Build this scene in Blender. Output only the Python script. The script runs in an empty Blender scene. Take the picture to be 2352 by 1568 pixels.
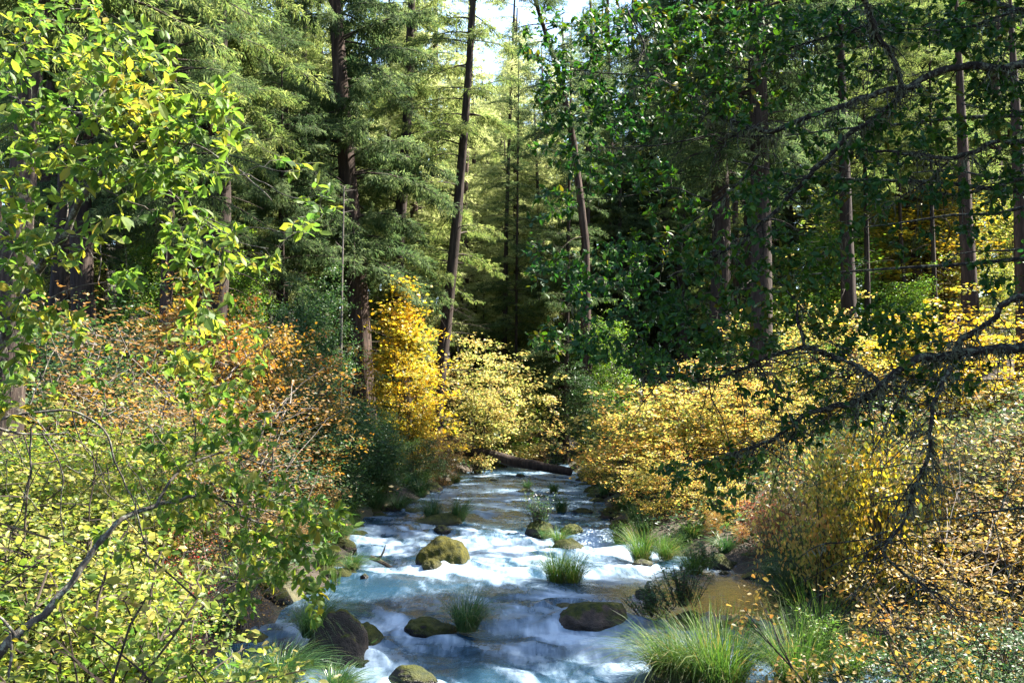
import bpy, math, random, time
import numpy as np
from mathutils import Vector, Matrix
T0 = time.time()
R = math.radians
SC = bpy.context.scene
COL = SC.collection

# ------------------------------------------------------------------ camera
PW, PH = 2352.0, 1568.0          # pixel frame in which positions were read off
FPX = 35.0 / 36.0 * PW
CAMZ = 3.0
PITCH = math.atan(176.0 / FPX)
cam_d = bpy.data.cameras.new('camera'); cam_d.lens = 35; cam_d.sensor_width = 36
cam_d.clip_start = 0.05; cam_d.clip_end = 3000
cam = bpy.data.objects.new('camera', cam_d); COL.objects.link(cam)
cam.location = (0, 0, CAMZ); cam.rotation_euler = (R(90) + PITCH, 0, 0)
SC.camera = cam
# ------------------------------------------------------------------ light
SUN_AZ, SUN_EL = 72.0, 50.0      # azimuth to the right of the view direction
SDIR = np.array([math.sin(R(SUN_AZ)) * math.cos(R(SUN_EL)), math.cos(R(SUN_AZ)) * math.cos(R(SUN_EL)), math.sin(R(SUN_EL))])
w = bpy.data.worlds.new('World'); SC.world = w; w.use_nodes = True
wn = w.node_tree; bg = wn.nodes['Background']
sky = wn.nodes.new('ShaderNodeTexSky'); sky.sky_type = 'NISHITA'; sky.sun_disc = False
sky.sun_elevation = R(SUN_EL); sky.sun_rotation = R(SUN_AZ)
wn.links.new(sky.outputs[0], bg.inputs[0]); bg.inputs[1].default_value = 0.085
sd = bpy.data.lights.new('sun', 'SUN'); sd.energy = 5.0; sd.angle = R(0.5); sd.color = (1.0, 0.93, 0.82)
so = bpy.data.objects.new('sun', sd); COL.objects.link(so)
so.rotation_euler = Vector(SDIR).to_track_quat('Z', 'Y').to_euler(); so.location = (30, 20, 40)
SC.view_settings.view_transform = 'Standard'; SC.view_settings.look = 'None'
SC.view_settings.exposure = 2.85; SC.view_settings.gamma = 1
SC.render.engine = 'CYCLES'
cy = SC.cycles
cy.max_bounces = 6; cy.diffuse_bounces = 3; cy.glossy_bounces = 2; cy.transmission_bounces = 4
cy.transparent_max_bounces = 4; cy.caustics_reflective = False; cy.caustics_refractive = False
cy.sample_clamp_indirect = 1.6; cy.use_denoising = True; cy.denoising_prefilter = 'NONE'; cy.denoiser = 'OPENIMAGEDENOISE'
cy.use_adaptive_sampling = False

# ------------------------------------------------------------------ pixel -> world helpers
_c, _s = math.cos(PITCH), math.sin(PITCH)
def ray(px, py):
    a = (px - PW / 2) / FPX; b = (PH / 2 - py) / FPX
    return np.array([a, _c - b * _s, _s + b * _c])
def at(px, py, Y):
    d = ray(px, py); t = Y / d[1]
    return np.array([d[0] * t, Y, CAMZ + d[2] * t])
def sig(x): return 1.0 / (1.0 + np.exp(-np.clip(x, -40, 40)))
def wz(y):
    y = np.asarray(y, dtype=float)
    return 0.10 * sig((y - 14.0) / .35) + 0.16 * sig((y - 23.6) / .5) + 0.10 * sig((y - 31) / 1.0) + 0.005 * np.maximum(0, y - 34)
def ground(px, py):
    d = ray(px, py); z = 0.0
    for _ in range(30):
        t = (z - CAMZ) / d[2]; z = 0.5 * z + 0.5 * float(wz(d[1] * t))
    return np.array([d[0] * t, d[1] * t, z])

# ------------------------------------------------------------------ noise
def _hash(ix, iy, iz, seed):
    h = (ix * 374761393 + iy * 668265263 + iz * 2147483647 + seed * 974711) & 0xffffffff
    h = ((h ^ (h >> 13)) * 1274126177) & 0xffffffff
    return ((h ^ (h >> 16)) & 0xffff) / 65535.0
def vnoise(x, y, z=None, seed=0):
    x = np.asarray(x, dtype=float); y = np.asarray(y, dtype=float)
    z = np.zeros_like(x) if z is None else np.asarray(z, dtype=float)
    ix, iy, iz = np.floor(x).astype(np.int64), np.floor(y).astype(np.int64), np.floor(z).astype(np.int64)
    fx, fy, fz = x - ix, y - iy, z - iz
    fx, fy, fz = fx*fx*(3-2*fx), fy*fy*(3-2*fy), fz*fz*(3-2*fz)
    r = 0
    for dx in (0, 1):
        for dy in (0, 1):
            for dz in (0, 1):
                r = r + _hash(ix+dx, iy+dy, iz+dz, seed) * (fx if dx else 1-fx) * (fy if dy else 1-fy) * (fz if dz else 1-fz)
    return r * 2 - 1
def fbm(x, y, z=None, seed=0, oct=4):
    r = 0; a = 1; t = 0
    for i in range(oct):
        k = 2.03 ** i
        r = r + a * vnoise(np.asarray(x)*k, np.asarray(y)*k, None if z is None else np.asarray(z)*k, seed + i*17); t += a; a *= .5
    return r / t

# ------------------------------------------------------------------ mesh building
class Acc:
    def __init__(s): s.v = []; s.l = []; s.t = []; s.n = 0
    def add(s, v, loops, tot):
        v = np.asarray(v, dtype=np.float32).reshape(-1, 3)
        s.v.append(v); s.l.append(np.asarray(loops, dtype=np.int32).ravel() + s.n); s.t.append(np.asarray(tot, dtype=np.int32).ravel()); s.n += len(v)
    def inst(s, tmpl, O, X, Y, Z):
        """template (verts, loops, totals) placed at N frames; X,Y,Z carry the scale"""
        tv, tl, tt = tmpl; N = len(O)
        if N == 0: return
        v = O[:, None, :] + tv[None, :, 0, None]*X[:, None, :] + tv[None, :, 1, None]*Y[:, None, :] + tv[None, :, 2, None]*Z[:, None, :]
        l = (tl[None, :] + (np.arange(N) * len(tv))[:, None]).ravel()
        s.add(v.reshape(-1, 3), l, np.tile(tt, N))
    def tube(s, P, r, k=5, cap=True):
        P = np.asarray(P, dtype=float); n = len(P); r = np.broadcast_to(np.asarray(r, dtype=float), (n,))
        T = np.gradient(P, axis=0); T /= np.linalg.norm(T, axis=1)[:, None] + 1e-9
        up = np.array([0, 0, 1.0]) if abs(T[:, 2]).mean() < .8 else np.array([0, 1.0, 0])
        A = np.cross(T, up); A /= np.linalg.norm(A, axis=1)[:, None] + 1e-9; B = np.cross(A, T)
        a = np.arange(k) * 2*math.pi/k
        v = P[:, None, :] + r[:, None, None]*(np.cos(a)[None, :, None]*A[:, None, :] + np.sin(a)[None, :, None]*B[:, None, :])
        i = np.arange(n-1)[:, None]*k; j = np.arange(k)[None, :]; j2 = (j+1) % k
        q = np.stack([i+j, i+j2, i+k+j2, i+k+j], axis=-1).reshape(-1)
        s.add(v.reshape(-1, 3), q, np.full((n-1)*k, 4))
        if cap:
            s.l.append(np.arange(k, dtype=np.int32) + s.n - k); s.t.append(np.array([k], dtype=np.int32))
    def mesh(s, name, mat, smooth=False):
        me = bpy.data.meshes.new(name)
        v = np.concatenate(s.v) if s.v else np.zeros((0, 3), np.float32); l = np.concatenate(s.l); t = np.concatenate(s.t)
        me.vertices.add(len(v)); me.vertices.foreach_set('co', v.astype(np.float32).ravel())
        me.loops.add(len(l)); me.loops.foreach_set('vertex_index', l.astype(np.int32))
        me.polygons.add(len(t)); st = np.concatenate([[0], np.cumsum(t)[:-1]]).astype(np.int32)
        me.polygons.foreach_set('loop_start', st); me.polygons.foreach_set('loop_total', t.astype(np.int32))
        me.polygons.foreach_set('use_smooth', np.full(len(t), smooth))
        me.update(calc_edges=True)
        if mat: me.materials.append(mat)
        return me
def T_(v, faces):
    l = []; t = []
    for f in faces: l += list(f); t.append(len(f))
    return np.array(v, dtype=float), np.array(l, dtype=np.int64), np.array(t, dtype=np.int64)
LEAF_BIG = T_([(0,0,0),(.30,.24,.05),(.70,.22,.05),(1,0,-.08),(.70,-.22,.05),(.30,-.24,.05),(.30,0,0),(.70,0,-.01)],
              [(0,6,1),(6,7,2,1),(7,3,2),(0,5,6),(5,4,7,6),(4,3,7)])
LEAF_MID = T_([(0,0,0),(.45,.30,.06),(1,0,-.05),(.45,-.30,.06)], [(0,2,1),(0,3,2)])
LEAF_MAPLE = T_([(0,0,0),(.25,.42,.05),(.48,.22,.02),(.62,.45,.03),(.72,.16,0),(1.05,0,-.06),(.72,-.16,0),(.62,-.45,.03),(.48,-.22,.02),(.25,-.42,.05)],
                [(0,2,1),(0,8,4,3,2) if False else (0,4,3,2),(0,6,5,4),(0,8,7,6),(0,9,8)])
STRIP = T_([(0,0,0),(.5,.5,.0),(1,0,-.1),(.5,-.5,.0)], [(0,3,2,1)])
def unit(a): return a / (np.linalg.norm(a, axis=-1, keepdims=True) + 1e-9)
def frames(D, Nrm):
    """orthonormal frames with X along D and Z close to Nrm"""
    X = unit(D); Y = unit(np.cross(Nrm, X)); Z = np.cross(X, Y); return X, Y, Z

ORD = 'first second third fourth fifth sixth seventh eighth ninth tenth eleventh twelfth thirteenth fourteenth fifteenth sixteenth seventeenth eighteenth nineteenth'.split()
def ordw(n):
    if n < 19: return ORD[n]
    t_, u_ = divmod(n+1, 10); T_w = {2:'twent',3:'thirt',4:'fort'}[t_]
    return T_w + 'ieth' if u_ == 0 else T_w + 'y-' + ORD[u_-1]
# ------------------------------------------------------------------ object helpers
def tag(o, label=None, cat=None, group=None, kind=None):
    if label: o['label'] = label
    if cat: o['category'] = cat
    if group: o['group'] = group
    if kind: o['kind'] = kind
    return o
def obj(name, me, parent=None, loc=None, mat=None):
    o = bpy.data.objects.new(name, me); COL.objects.link(o)
    if parent: o.parent = parent
    if loc is not None: o.location = loc
    if mat and len(me.materials): o.material_slots[0].link = 'OBJECT'; o.material_slots[0].material = mat
    return o
def empty(name, loc, rz=0, sc=1.0, tilt=(0, 0)):
    o = bpy.data.objects.new(name, None); COL.objects.link(o); o.location = [float(q) for q in loc]
    o.rotation_euler = (tilt[0], tilt[1], rz); o.scale = (sc, sc, sc) if np.isscalar(sc) else sc
    o.empty_display_size = .2
    return o
def thing(name, label, cat, loc, parts, rz=0, sc=1.0, group=None, tilt=(0, 0)):
    r = empty(name, loc, rz, sc, tilt); tag(r, label, cat, group)
    for p in parts: obj(p[0], p[1], r, mat=(p[2] if len(p) > 2 else None))
    return r

# ------------------------------------------------------------------ materials
def nt(name):
    m = bpy.data.materials.new(name); m.use_nodes = True; t = m.node_tree; t.nodes.clear()
    out = t.nodes.new('ShaderNodeOutputMaterial'); return m, t, out
def N(t, typ, **k):
    n = t.nodes.new(typ)
    for a, b in k.items():
        if a.startswith('i_'): n.inputs[int(a[2:])].default_value = b
        else: setattr(n, a, b)
    return n
def ramp(t, fac, stops, interp='LINEAR'):
    r = t.nodes.new('ShaderNodeValToRGB'); r.color_ramp.interpolation = interp; e = r.color_ramp.elements
    while len(e) > 1: e.remove(e[-1])
    e[0].position = stops[0][0]; e[0].color = (*stops[0][1], 1)
    for p, c in stops[1:]:
        q = e.new(p); q.color = (*c, 1)
    t.links.new(fac, r.inputs[0]); return r.outputs[0]
def noise(t, scale, detail=3, vec=None, rough=.55, obj=True):
    n = N(t, 'ShaderNodeTexNoise'); n.inputs['Scale'].default_value = scale; n.inputs['Detail'].default_value = detail; n.inputs['Roughness'].default_value = rough
    if vec is None:
        tc = t.nodes.new('ShaderNodeTexCoord'); vec = tc.outputs['Object']
    t.links.new(vec, n.inputs['Vector']); return n
def mixc(t, fac, a, b, mode='MIX'):
    m = t.nodes.new('ShaderNodeMix'); m.data_type = 'RGBA'; m.blend_type = mode
    for s, v in ((m.inputs['Factor'], fac), (m.inputs[6], a), (m.inputs[7], b)):
        if hasattr(v, 'node'): t.links.new(v, s)
        elif isinstance(v, (int, float)): s.default_value = v
        else: s.default_value = (*v, 1)
    return m.outputs[2]
def leaf_mat(name, stops, trans=.5, rough=.45, clump=.9, tint=1.35, spec=.4):
    """stops: the hues the leaves take; hue varies from leaf to leaf and from clump to clump"""
    m, t, out = nt(name)
    g = t.nodes.new('ShaderNodeNewGeometry'); oi = t.nodes.new('ShaderNodeObjectInfo')
    nz = noise(t, clump, 2)
    a = N(t, 'ShaderNodeMath', operation='MULTIPLY'); a.inputs[1].default_value = .75; t.links.new(g.outputs['Random Per Island'], a.inputs[0])
    b = N(t, 'ShaderNodeMath', operation='MULTIPLY_ADD'); b.inputs[1].default_value = 1.3; b.inputs[2].default_value = -.52; t.links.new(nz.outputs[0], b.inputs[0])
    c = N(t, 'ShaderNodeMath', operation='ADD'); t.links.new(a.outputs[0], c.inputs[0]); t.links.new(b.outputs[0], c.inputs[1])
    col = ramp(t, c.outputs[0], stops)
    p = t.nodes.new('ShaderNodeBsdfPrincipled'); p.inputs['Roughness'].default_value = rough
    p.inputs['Specular IOR Level'].default_value = spec; t.links.new(col, p.inputs['Base Color'])
    tr = t.nodes.new('ShaderNodeBsdfTranslucent')
    hs = N(t, 'ShaderNodeHueSaturation'); hs.inputs['Value'].default_value = tint; hs.inputs['Saturation'].default_value = 1.08; t.links.new(col, hs.inputs['Color'])
    t.links.new(hs.outputs[0], tr.inputs[0])
    mx = t.nodes.new('ShaderNodeMixShader'); mx.inputs[0].default_value = trans
    t.links.new(p.outputs[0], mx.inputs[1]); t.links.new(tr.outputs[0], mx.inputs[2]); t.links.new(mx.outputs[0], out.inputs[0])
    return m
def bark_mat(name, c1, c2, c3, sc=6, zs=.25, bump=.03, lichen=0, lcol=(.22,.25,.17)):
    m, t, out = nt(name)
    tc = t.nodes.new('ShaderNodeTexCoord'); mp = t.nodes.new('ShaderNodeMapping'); mp.inputs['Scale'].default_value = (1, 1, zs)
    t.links.new(tc.outputs['Object'], mp.inputs[0])
    n1 = noise(t, sc, 5, mp.outputs[0], .65); n2 = noise(t, sc*.3, 2)
    col = ramp(t, n1.outputs[0], [(.32, c1), (.5, c2), (.68, c3)])
    if lichen:
        n3 = noise(t, sc*.9, 4, None, .7)
        f = ramp(t, n3.outputs[0], [(.62 - lichen*.25, (0,0,0)), (.68 - lichen*.25, (1,1,1))])
        col = mixc(t, f, col, lcol)
    p = t.nodes.new('ShaderNodeBsdfPrincipled'); p.inputs['Roughness'].default_value = .9; p.inputs['Specular IOR Level'].default_value = .2
    t.links.new(col, p.inputs['Base Color'])
    b = t.nodes.new('ShaderNodeBump'); b.inputs['Distance'].default_value = bump; b.inputs['Strength'].default_value = 1
    t.links.new(n1.outputs[0], b.inputs['Height']); t.links.new(b.outputs[0], p.inputs['Normal'])
    t.links.new(p.outputs[0], out.inputs[0]); return m
M = {}
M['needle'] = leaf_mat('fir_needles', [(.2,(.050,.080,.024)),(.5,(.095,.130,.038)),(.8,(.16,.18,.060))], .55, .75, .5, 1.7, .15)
M['needle_shaded'] = leaf_mat('shaded_fir_needles', [(.2,(.032,.058,.024)),(.5,(.060,.098,.038)),(.8,(.11,.145,.055))], .5, .75, .5, 1.5, .15)  # darker copy of the needles; shade is put into the colour
M['needle_sunlit'] = leaf_mat('sunlit_fir_needles', [(.2,(.12,.15,.055)),(.5,(.21,.24,.095)),(.8,(.30,.31,.15))], .6, .8, .5, 1.9, .1)  # paler copy for far firs; sunlight is painted into the colour
M['needle_dry'] = leaf_mat('dry_fir_needles', [(.2,(.045,.050,.028)),(.5,(.085,.078,.040)),(.8,(.13,.11,.06))], .35, .6, .8, 1.4)
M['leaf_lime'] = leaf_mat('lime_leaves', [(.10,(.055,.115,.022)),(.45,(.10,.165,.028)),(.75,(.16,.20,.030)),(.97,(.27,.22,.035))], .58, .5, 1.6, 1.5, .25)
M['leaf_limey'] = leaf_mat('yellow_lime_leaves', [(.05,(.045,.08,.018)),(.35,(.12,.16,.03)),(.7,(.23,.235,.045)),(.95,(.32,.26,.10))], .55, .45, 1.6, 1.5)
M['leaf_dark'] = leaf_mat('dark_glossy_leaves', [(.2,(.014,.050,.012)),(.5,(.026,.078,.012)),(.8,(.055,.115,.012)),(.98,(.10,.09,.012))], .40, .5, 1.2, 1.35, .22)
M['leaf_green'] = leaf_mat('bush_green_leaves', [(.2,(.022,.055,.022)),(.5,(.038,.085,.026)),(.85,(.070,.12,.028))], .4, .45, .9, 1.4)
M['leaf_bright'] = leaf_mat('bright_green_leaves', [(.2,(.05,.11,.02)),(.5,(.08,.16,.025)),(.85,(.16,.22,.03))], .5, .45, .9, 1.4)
M['leaf_yellow'] = leaf_mat('yellow_leaves', [(.08,(.08,.12,.03)),(.32,(.28,.26,.04)),(.62,(.48,.35,.05)),(.95,(.52,.29,.05))], .5, .5, .9, 1.35)
M['leaf_paleyellow'] = leaf_mat('pale_yellow_leaves', [(.08,(.08,.12,.04)),(.32,(.23,.26,.07)),(.65,(.46,.39,.13)),(.95,(.50,.32,.12))], .5, .5, .9, 1.3)
M['leaf_maple'] = leaf_mat('vine_maple_leaves', [(.05,(.05,.085,.025)),(.3,(.16,.19,.045)),(.52,(.38,.30,.075)),(.75,(.47,.32,.10)),(.93,(.42,.19,.06))], .6, .5, .7, 1.5)
M['leaf_orange'] = leaf_mat('orange_leaves', [(.05,(.06,.075,.025)),(.3,(.17,.13,.04)),(.6,(.36,.21,.04)),(.9,(.33,.12,.03))], .5, .5, .8, 1.35)
M['leaf_rust'] = leaf_mat('rust_brown_leaves', [(.05,(.04,.055,.02)),(.3,(.10,.08,.03)),(.55,(.19,.11,.04)),(.8,(.27,.14,.045)),(.98,(.34,.26,.08))], .4, .6, .9, 1.25)
M['leaf_red'] = leaf_mat('red_leaves', [(.15,(.07,.07,.02)),(.45,(.20,.05,.02)),(.8,(.30,.03,.03))], .45, .5, .9, 1.3)
M['leaf_cream'] = leaf_mat('cream_yellow_leaves', [(.08,(.06,.07,.025)),(.35,(.18,.135,.035)),(.68,(.31,.215,.055)),(.95,(.26,.13,.04))], .45, .55, 1.3, 1.25)
M['sedge'] = leaf_mat('sedge_blades', [(.2,(.028,.070,.014)),(.5,(.050,.105,.018)),(.8,(.090,.135,.024)),(.97,(.20,.14,.05))], .42, .5, 3, 1.4, .25)
M['sedge_dark'] = leaf_mat('dark_sedge_blades', [(.2,(.022,.065,.022)),(.5,(.040,.095,.026)),(.8,(.075,.13,.03)),(.97,(.16,.13,.05))], .32, .38, 3, 1.35, .5)
M['sedge_base'] = leaf_mat('dry_sedge_base', [(.2,(.10,.06,.02)),(.5,(.19,.11,.03)),(.8,(.13,.12,.03))], .25, .6, 4, 1.2, .3)
M['bark_red'] = bark_mat('red_fir_bark', (.016,.011,.009), (.046,.030,.023), (.095,.064,.050), 7, .13, .06)
M['bark_dark'] = bark_mat('dark_fir_bark', (.012,.009,.008), (.030,.021,.017), (.060,.044,.035), 8, .15, .04)
M['bark_old'] = bark_mat('old_fir_bark', (.012,.010,.008), (.036,.025,.020), (.075,.055,.042), 9, .12, .07, .25, (.08,.075,.05))
M['bark_grey'] = bark_mat('grey_twigs', (.06,.05,.045), (.12,.105,.09), (.2,.18,.16), 14, .6, .005)
M['bark_lichen'] = bark_mat('lichen_bark', (.008,.007,.006), (.018,.015,.013), (.036,.03,.027), 30, .7, .006, .40, (.10,.11,.075))
M['bark_stem'] = bark_mat('grey_brown_stem_bark', (.03,.026,.022), (.065,.055,.046), (.12,.105,.09), 30, .7, .004, .35, (.17,.18,.14))
M['bark_silver'] = bark_mat('silver_snag', (.14,.13,.12), (.24,.23,.21), (.34,.33,.30), 12, .2, .01)
M['twig'] = bark_mat('brown_twigs', (.02,.014,.011), (.042,.032,.025), (.075,.06,.048), 14, .6, .003)
M['lichen'] = leaf_mat('hanging_lichen', [(.2,(.07,.08,.05)),(.6,(.12,.13,.08)),(.9,(.17,.17,.11))], .3, .9, 3, 1.1, .1)

def rock_mat(name, moss, dry=(.055,.044,.036), dark=(.011,.010,.009), mosscol=(.045,.048,.006), mossdark=(.012,.019,.005)):
    m, t, out = nt(name)
    g = t.nodes.new('ShaderNodeNewGeometry'); sx = t.nodes.new('ShaderNodeSeparateXYZ'); t.links.new(g.outputs['Normal'], sx.inputs[0])
    tc = t.nodes.new('ShaderNodeTexCoord'); so_ = t.nodes.new('ShaderNodeSeparateXYZ'); t.links.new(tc.outputs['Object'], so_.inputs[0])
    n1 = noise(t, 9, 6, None, .65); n2 = noise(t, 2.5, 4, None, .6); n3 = noise(t, 60, 2)
    col = ramp(t, n1.outputs[0], [(.3, dark), (.7, dry)])
    a = N(t, 'ShaderNodeMath', operation='MULTIPLY_ADD'); a.inputs[1].default_value = .75; t.links.new(sx.outputs[2], a.inputs[0]); t.links.new(n2.outputs[0], a.inputs[2])
    f = ramp(t, a.outputs[0], [(1.02 - moss, (0,0,0)), (1.12 - moss, (1,1,1))])
    mc = ramp(t, n1.outputs[0], [(.35, mossdark), (.6, mosscol)])
    col = mixc(t, f, col, mc)
    wet = ramp(t, so_.outputs[2], [(.03, (.35,.35,.35)), (.14, (1,1,1))])   # the wet band at the waterline
    col = mixc(t, 1.0, col, wet, 'MULTIPLY')
    p = t.nodes.new('ShaderNodeBsdfPrincipled'); p.inputs['Specular IOR Level'].default_value = .2; t.links.new(col, p.inputs['Base Color'])
    rr = ramp(t, so_.outputs[2], [(.03, (.15,.15,.15)), (.2, (.85,.85,.85))]); t.links.new(rr, p.inputs['Roughness'])
    b = t.nodes.new('ShaderNodeBump'); b.inputs['Distance'].default_value = .06; b.inputs['Strength'].default_value = 1
    ad = N(t, 'ShaderNodeMath', operation='MULTIPLY_ADD'); ad.inputs[1].default_value = .3; t.links.new(n3.outputs[0], ad.inputs[0]); t.links.new(n1.outputs[0], ad.inputs[2])
    t.links.new(ad.outputs[0], b.inputs['Height']); t.links.new(b.outputs[0], p.inputs['Normal'])
    t.links.new(p.outputs[0], out.inputs[0]); return m
M['rock_moss'] = rock_mat('mossy_rock', .62, mosscol=(.058,.052,.003), mossdark=(.010,.015,.003))
M['rock_part'] = rock_mat('partly_mossy_rock', .36)
M['rock_dark'] = rock_mat('dark_wet_rock', .16, (.040,.033,.028), (.012,.010,.010))
M['rock_brown'] = rock_mat('brown_rock', .12, (.085,.058,.045), (.024,.019,.017))
# ------------------------------------------------------------------ river edges (read along both banks)
_L = [(430,1568),(470,1520),(520,1480),(610,1430),(700,1375),(760,1320),(805,1275),(800,1240),(830,1190),(870,1180),(960,1150),(1010,1112),(1060,1088),(1120,1074),(1190,1062),(1232,1050),(1240,1044)]
_R = [(2100,1568),(1930,1480),(1810,1425),(1775,1350),(1690,1310),(1620,1290),(1450,1245),(1400,1205),(1400,1175),(1375,1130),(1335,1095),(1315,1080),(1300,1062),(1295,1050),(1290,1044)]
def _edge(lst, ext0, ext1):
    p = [ground(*q) for q in lst]; p = sorted([(q[1], q[0]) for q in p])
    y = [ext0[0]] + [q[0] for q in p] + [a for a, b in ext1]; x = [ext0[1]] + [q[1] for q in p] + [b for a, b in ext1]
    return np.array(y), np.array(x)
LY, LX = _edge(_L, (-10, -4.2), [(110, 12), (140, 30), (400, 60)])
RY, RX = _edge(_R, (-10, 5.6), [(110, 18), (140, 38), (400, 68)])
def Lx(y): return np.interp(y, LY, LX)
def Rx(y): return np.interp(y, RY, RX)
def terrain(x, y):
    x = np.asarray(x, float); y = np.asarray(y, float)
    dl = Lx(y) - x; dr = x - Rx(y); d = np.maximum(dl, dr)
    base = wz(y)
    bed = base - .55 * (1 - np.exp(-np.maximum(0, -d) / .8)) + .06 * fbm(x*.9, y*.9, seed=3)
    dd = np.maximum(0, d)
    out = base + .45 * (1 - np.exp(-dd / .6))
    near = sig((14 - y) / 2.0)
    out = out + np.where(dl > dr, .34 * 14 * (1 - np.exp(-np.maximum(0, dd - 3) / 14)) * 1.0 + .28 * np.maximum(0, dd - 9), .40 * 14 * (1 - np.exp(-np.maximum(0, dd - 1.5) / 14)) + .28 * np.maximum(0, dd - 9))
    out = out + (.25 * fbm(x*.22, y*.22, seed=5) + .07 * fbm(x*1.1, y*1.1, seed=8)) * np.clip(dd / 1.5, 0, 1)
    z = np.where(d > 0, out, bed)
    far = np.clip((np.hypot(x, y) - 160) / 300, 0, 1)
    return np.minimum(z, 34 + 5*far)
def tz(x, y): return float(terrain(np.array([x]), np.array([y]))[0])

# terrain sheet
def grid_mesh(name, xs, ys, zf, mat, smooth=True):
    X, Y = np.meshgrid(xs, ys); Z = zf(X, Y); nx, ny = len(xs), len(ys)
    a = Acc(); i = np.arange(ny-1)[:, None]*nx; j = np.arange(nx-1)[None, :]
    q = np.stack([i+j, i+j+1, i+nx+j+1, i+nx+j], axis=-1).reshape(-1)
    a.add(np.stack([X, Y, Z], -1).reshape(-1, 3), q, np.full((nx-1)*(ny-1), 4))
    return a.mesh(name, mat, smooth)
m, t, out = nt('forest_floor')
n1 = noise(t, 3, 6, None, .7); n2 = noise(t, .35, 3); n3 = noise(t, 22, 4, None, .7)
c = ramp(t, n3.outputs[0], [(.3, (.012,.010,.007)), (.5, (.034,.025,.016)), (.62, (.065,.045,.027)), (.78, (.15,.10,.05))])
c2 = ramp(t, n1.outputs[0], [(.35, (.03,.045,.015)), (.65, (.10,.085,.04))])
f = ramp(t, n2.outputs[0], [(.5, (0,0,0)), (.62, (1,1,1))])
c = mixc(t, f, c, c2)
p = t.nodes.new('ShaderNodeBsdfPrincipled'); p.inputs['Roughness'].default_value = .95; t.links.new(c, p.inputs['Base Color'])
b = t.nodes.new('ShaderNodeBump'); b.inputs['Distance'].default_value = .08; t.links.new(n3.outputs[0], b.inputs['Height']); t.links.new(b.outputs[0], p.inputs['Normal'])
t.links.new(p.outputs[0], out.inputs[0]); M['floor'] = m
xs = np.unique(np.round(np.concatenate([np.linspace(-9, 9, 110), np.sign(np.linspace(-1, 1, 160)) * (9 + (np.abs(np.linspace(-1, 1, 160)) ** 2.2) * 1500)]), 3))
ys = np.unique(np.round(np.concatenate([np.linspace(-12, 60, 260), 60 + (np.linspace(0, 1, 70) ** 2.0) * 1600, -12 - (np.linspace(0, 1, 20) ** 2) * 300]), 3))
tag(obj('ground', grid_mesh('ground', xs, ys, terrain, M['floor'])), kind='structure')

# ------------------------------------------------------------------ water
# (px, py, half width px, half height px, strength) of the broken white water
FOAM = [(1150,1235,330,13,1.0),(900,1252,90,16,1.0),(1330,1262,110,22,1.1),(1180,1268,200,16,.8),(940,1275,40,8,.6),(1370,1240,70,20,1.1),(1400,1290,110,16,.9),(1240,1310,180,14,.8),
        (900,1312,130,9,.8),(870,1330,70,6,.6),(930,1345,120,7,.35),(1180,1338,120,8,.5),(1500,1325,50,5,.6),(1560,1338,60,6,.5),(1250,1372,90,8,.9),(1150,1385,60,6,.6),(980,1160,60,4,.0),
        (880,1415,90,16,.7),(960,1440,120,10,.7),(900,1480,120,26,.9),(1010,1500,160,16,.6),(820,1420,50,14,.6),(1280,1430,110,26,.55),(1180,1470,130,26,.7),(1200,1400,90,14,.5),
        (1330,1530,150,26,.85),(1200,1545,200,18,.7),(1450,1550,90,25,.9),(990,1555,80,14,.7),(1440,1500,60,14,.5),(860,1545,70,14,.3),
        (1100,1180,60,5,.8),(1200,1150,40,4,.6),(1170,1130,30,3,.4),(1330,1105,40,2,.3),(1130,1090,50,2,.4),(1200,1100,60,2,.3),(900,1180,50,3,.5),(870,1210,80,10,.5),(1180,1088,40,2,.5),(1040,1100,40,2,.4),(1400,1225,40,12,1.0),
        (640,1440,60,10,1.0),(600,1500,70,8,.3),(1500,1440,60,6,.5),(1640,1480,120,14,.5),(1760,1470,70,14,.7),(1900,1520,90,20,.8),(1520,1300,40,5,.5),(1560,1350,60,4,.5),(1265,1045,20,2,.4)]
FW = []
for (px, py, rx, ry, s_) in FOAM:
    g = ground(px, py); FW.append((g[0], g[1], rx*g[1]/FPX, max(.12, ry*g[1]*g[1]/(FPX*(CAMZ-g[2]))), s_))
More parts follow.
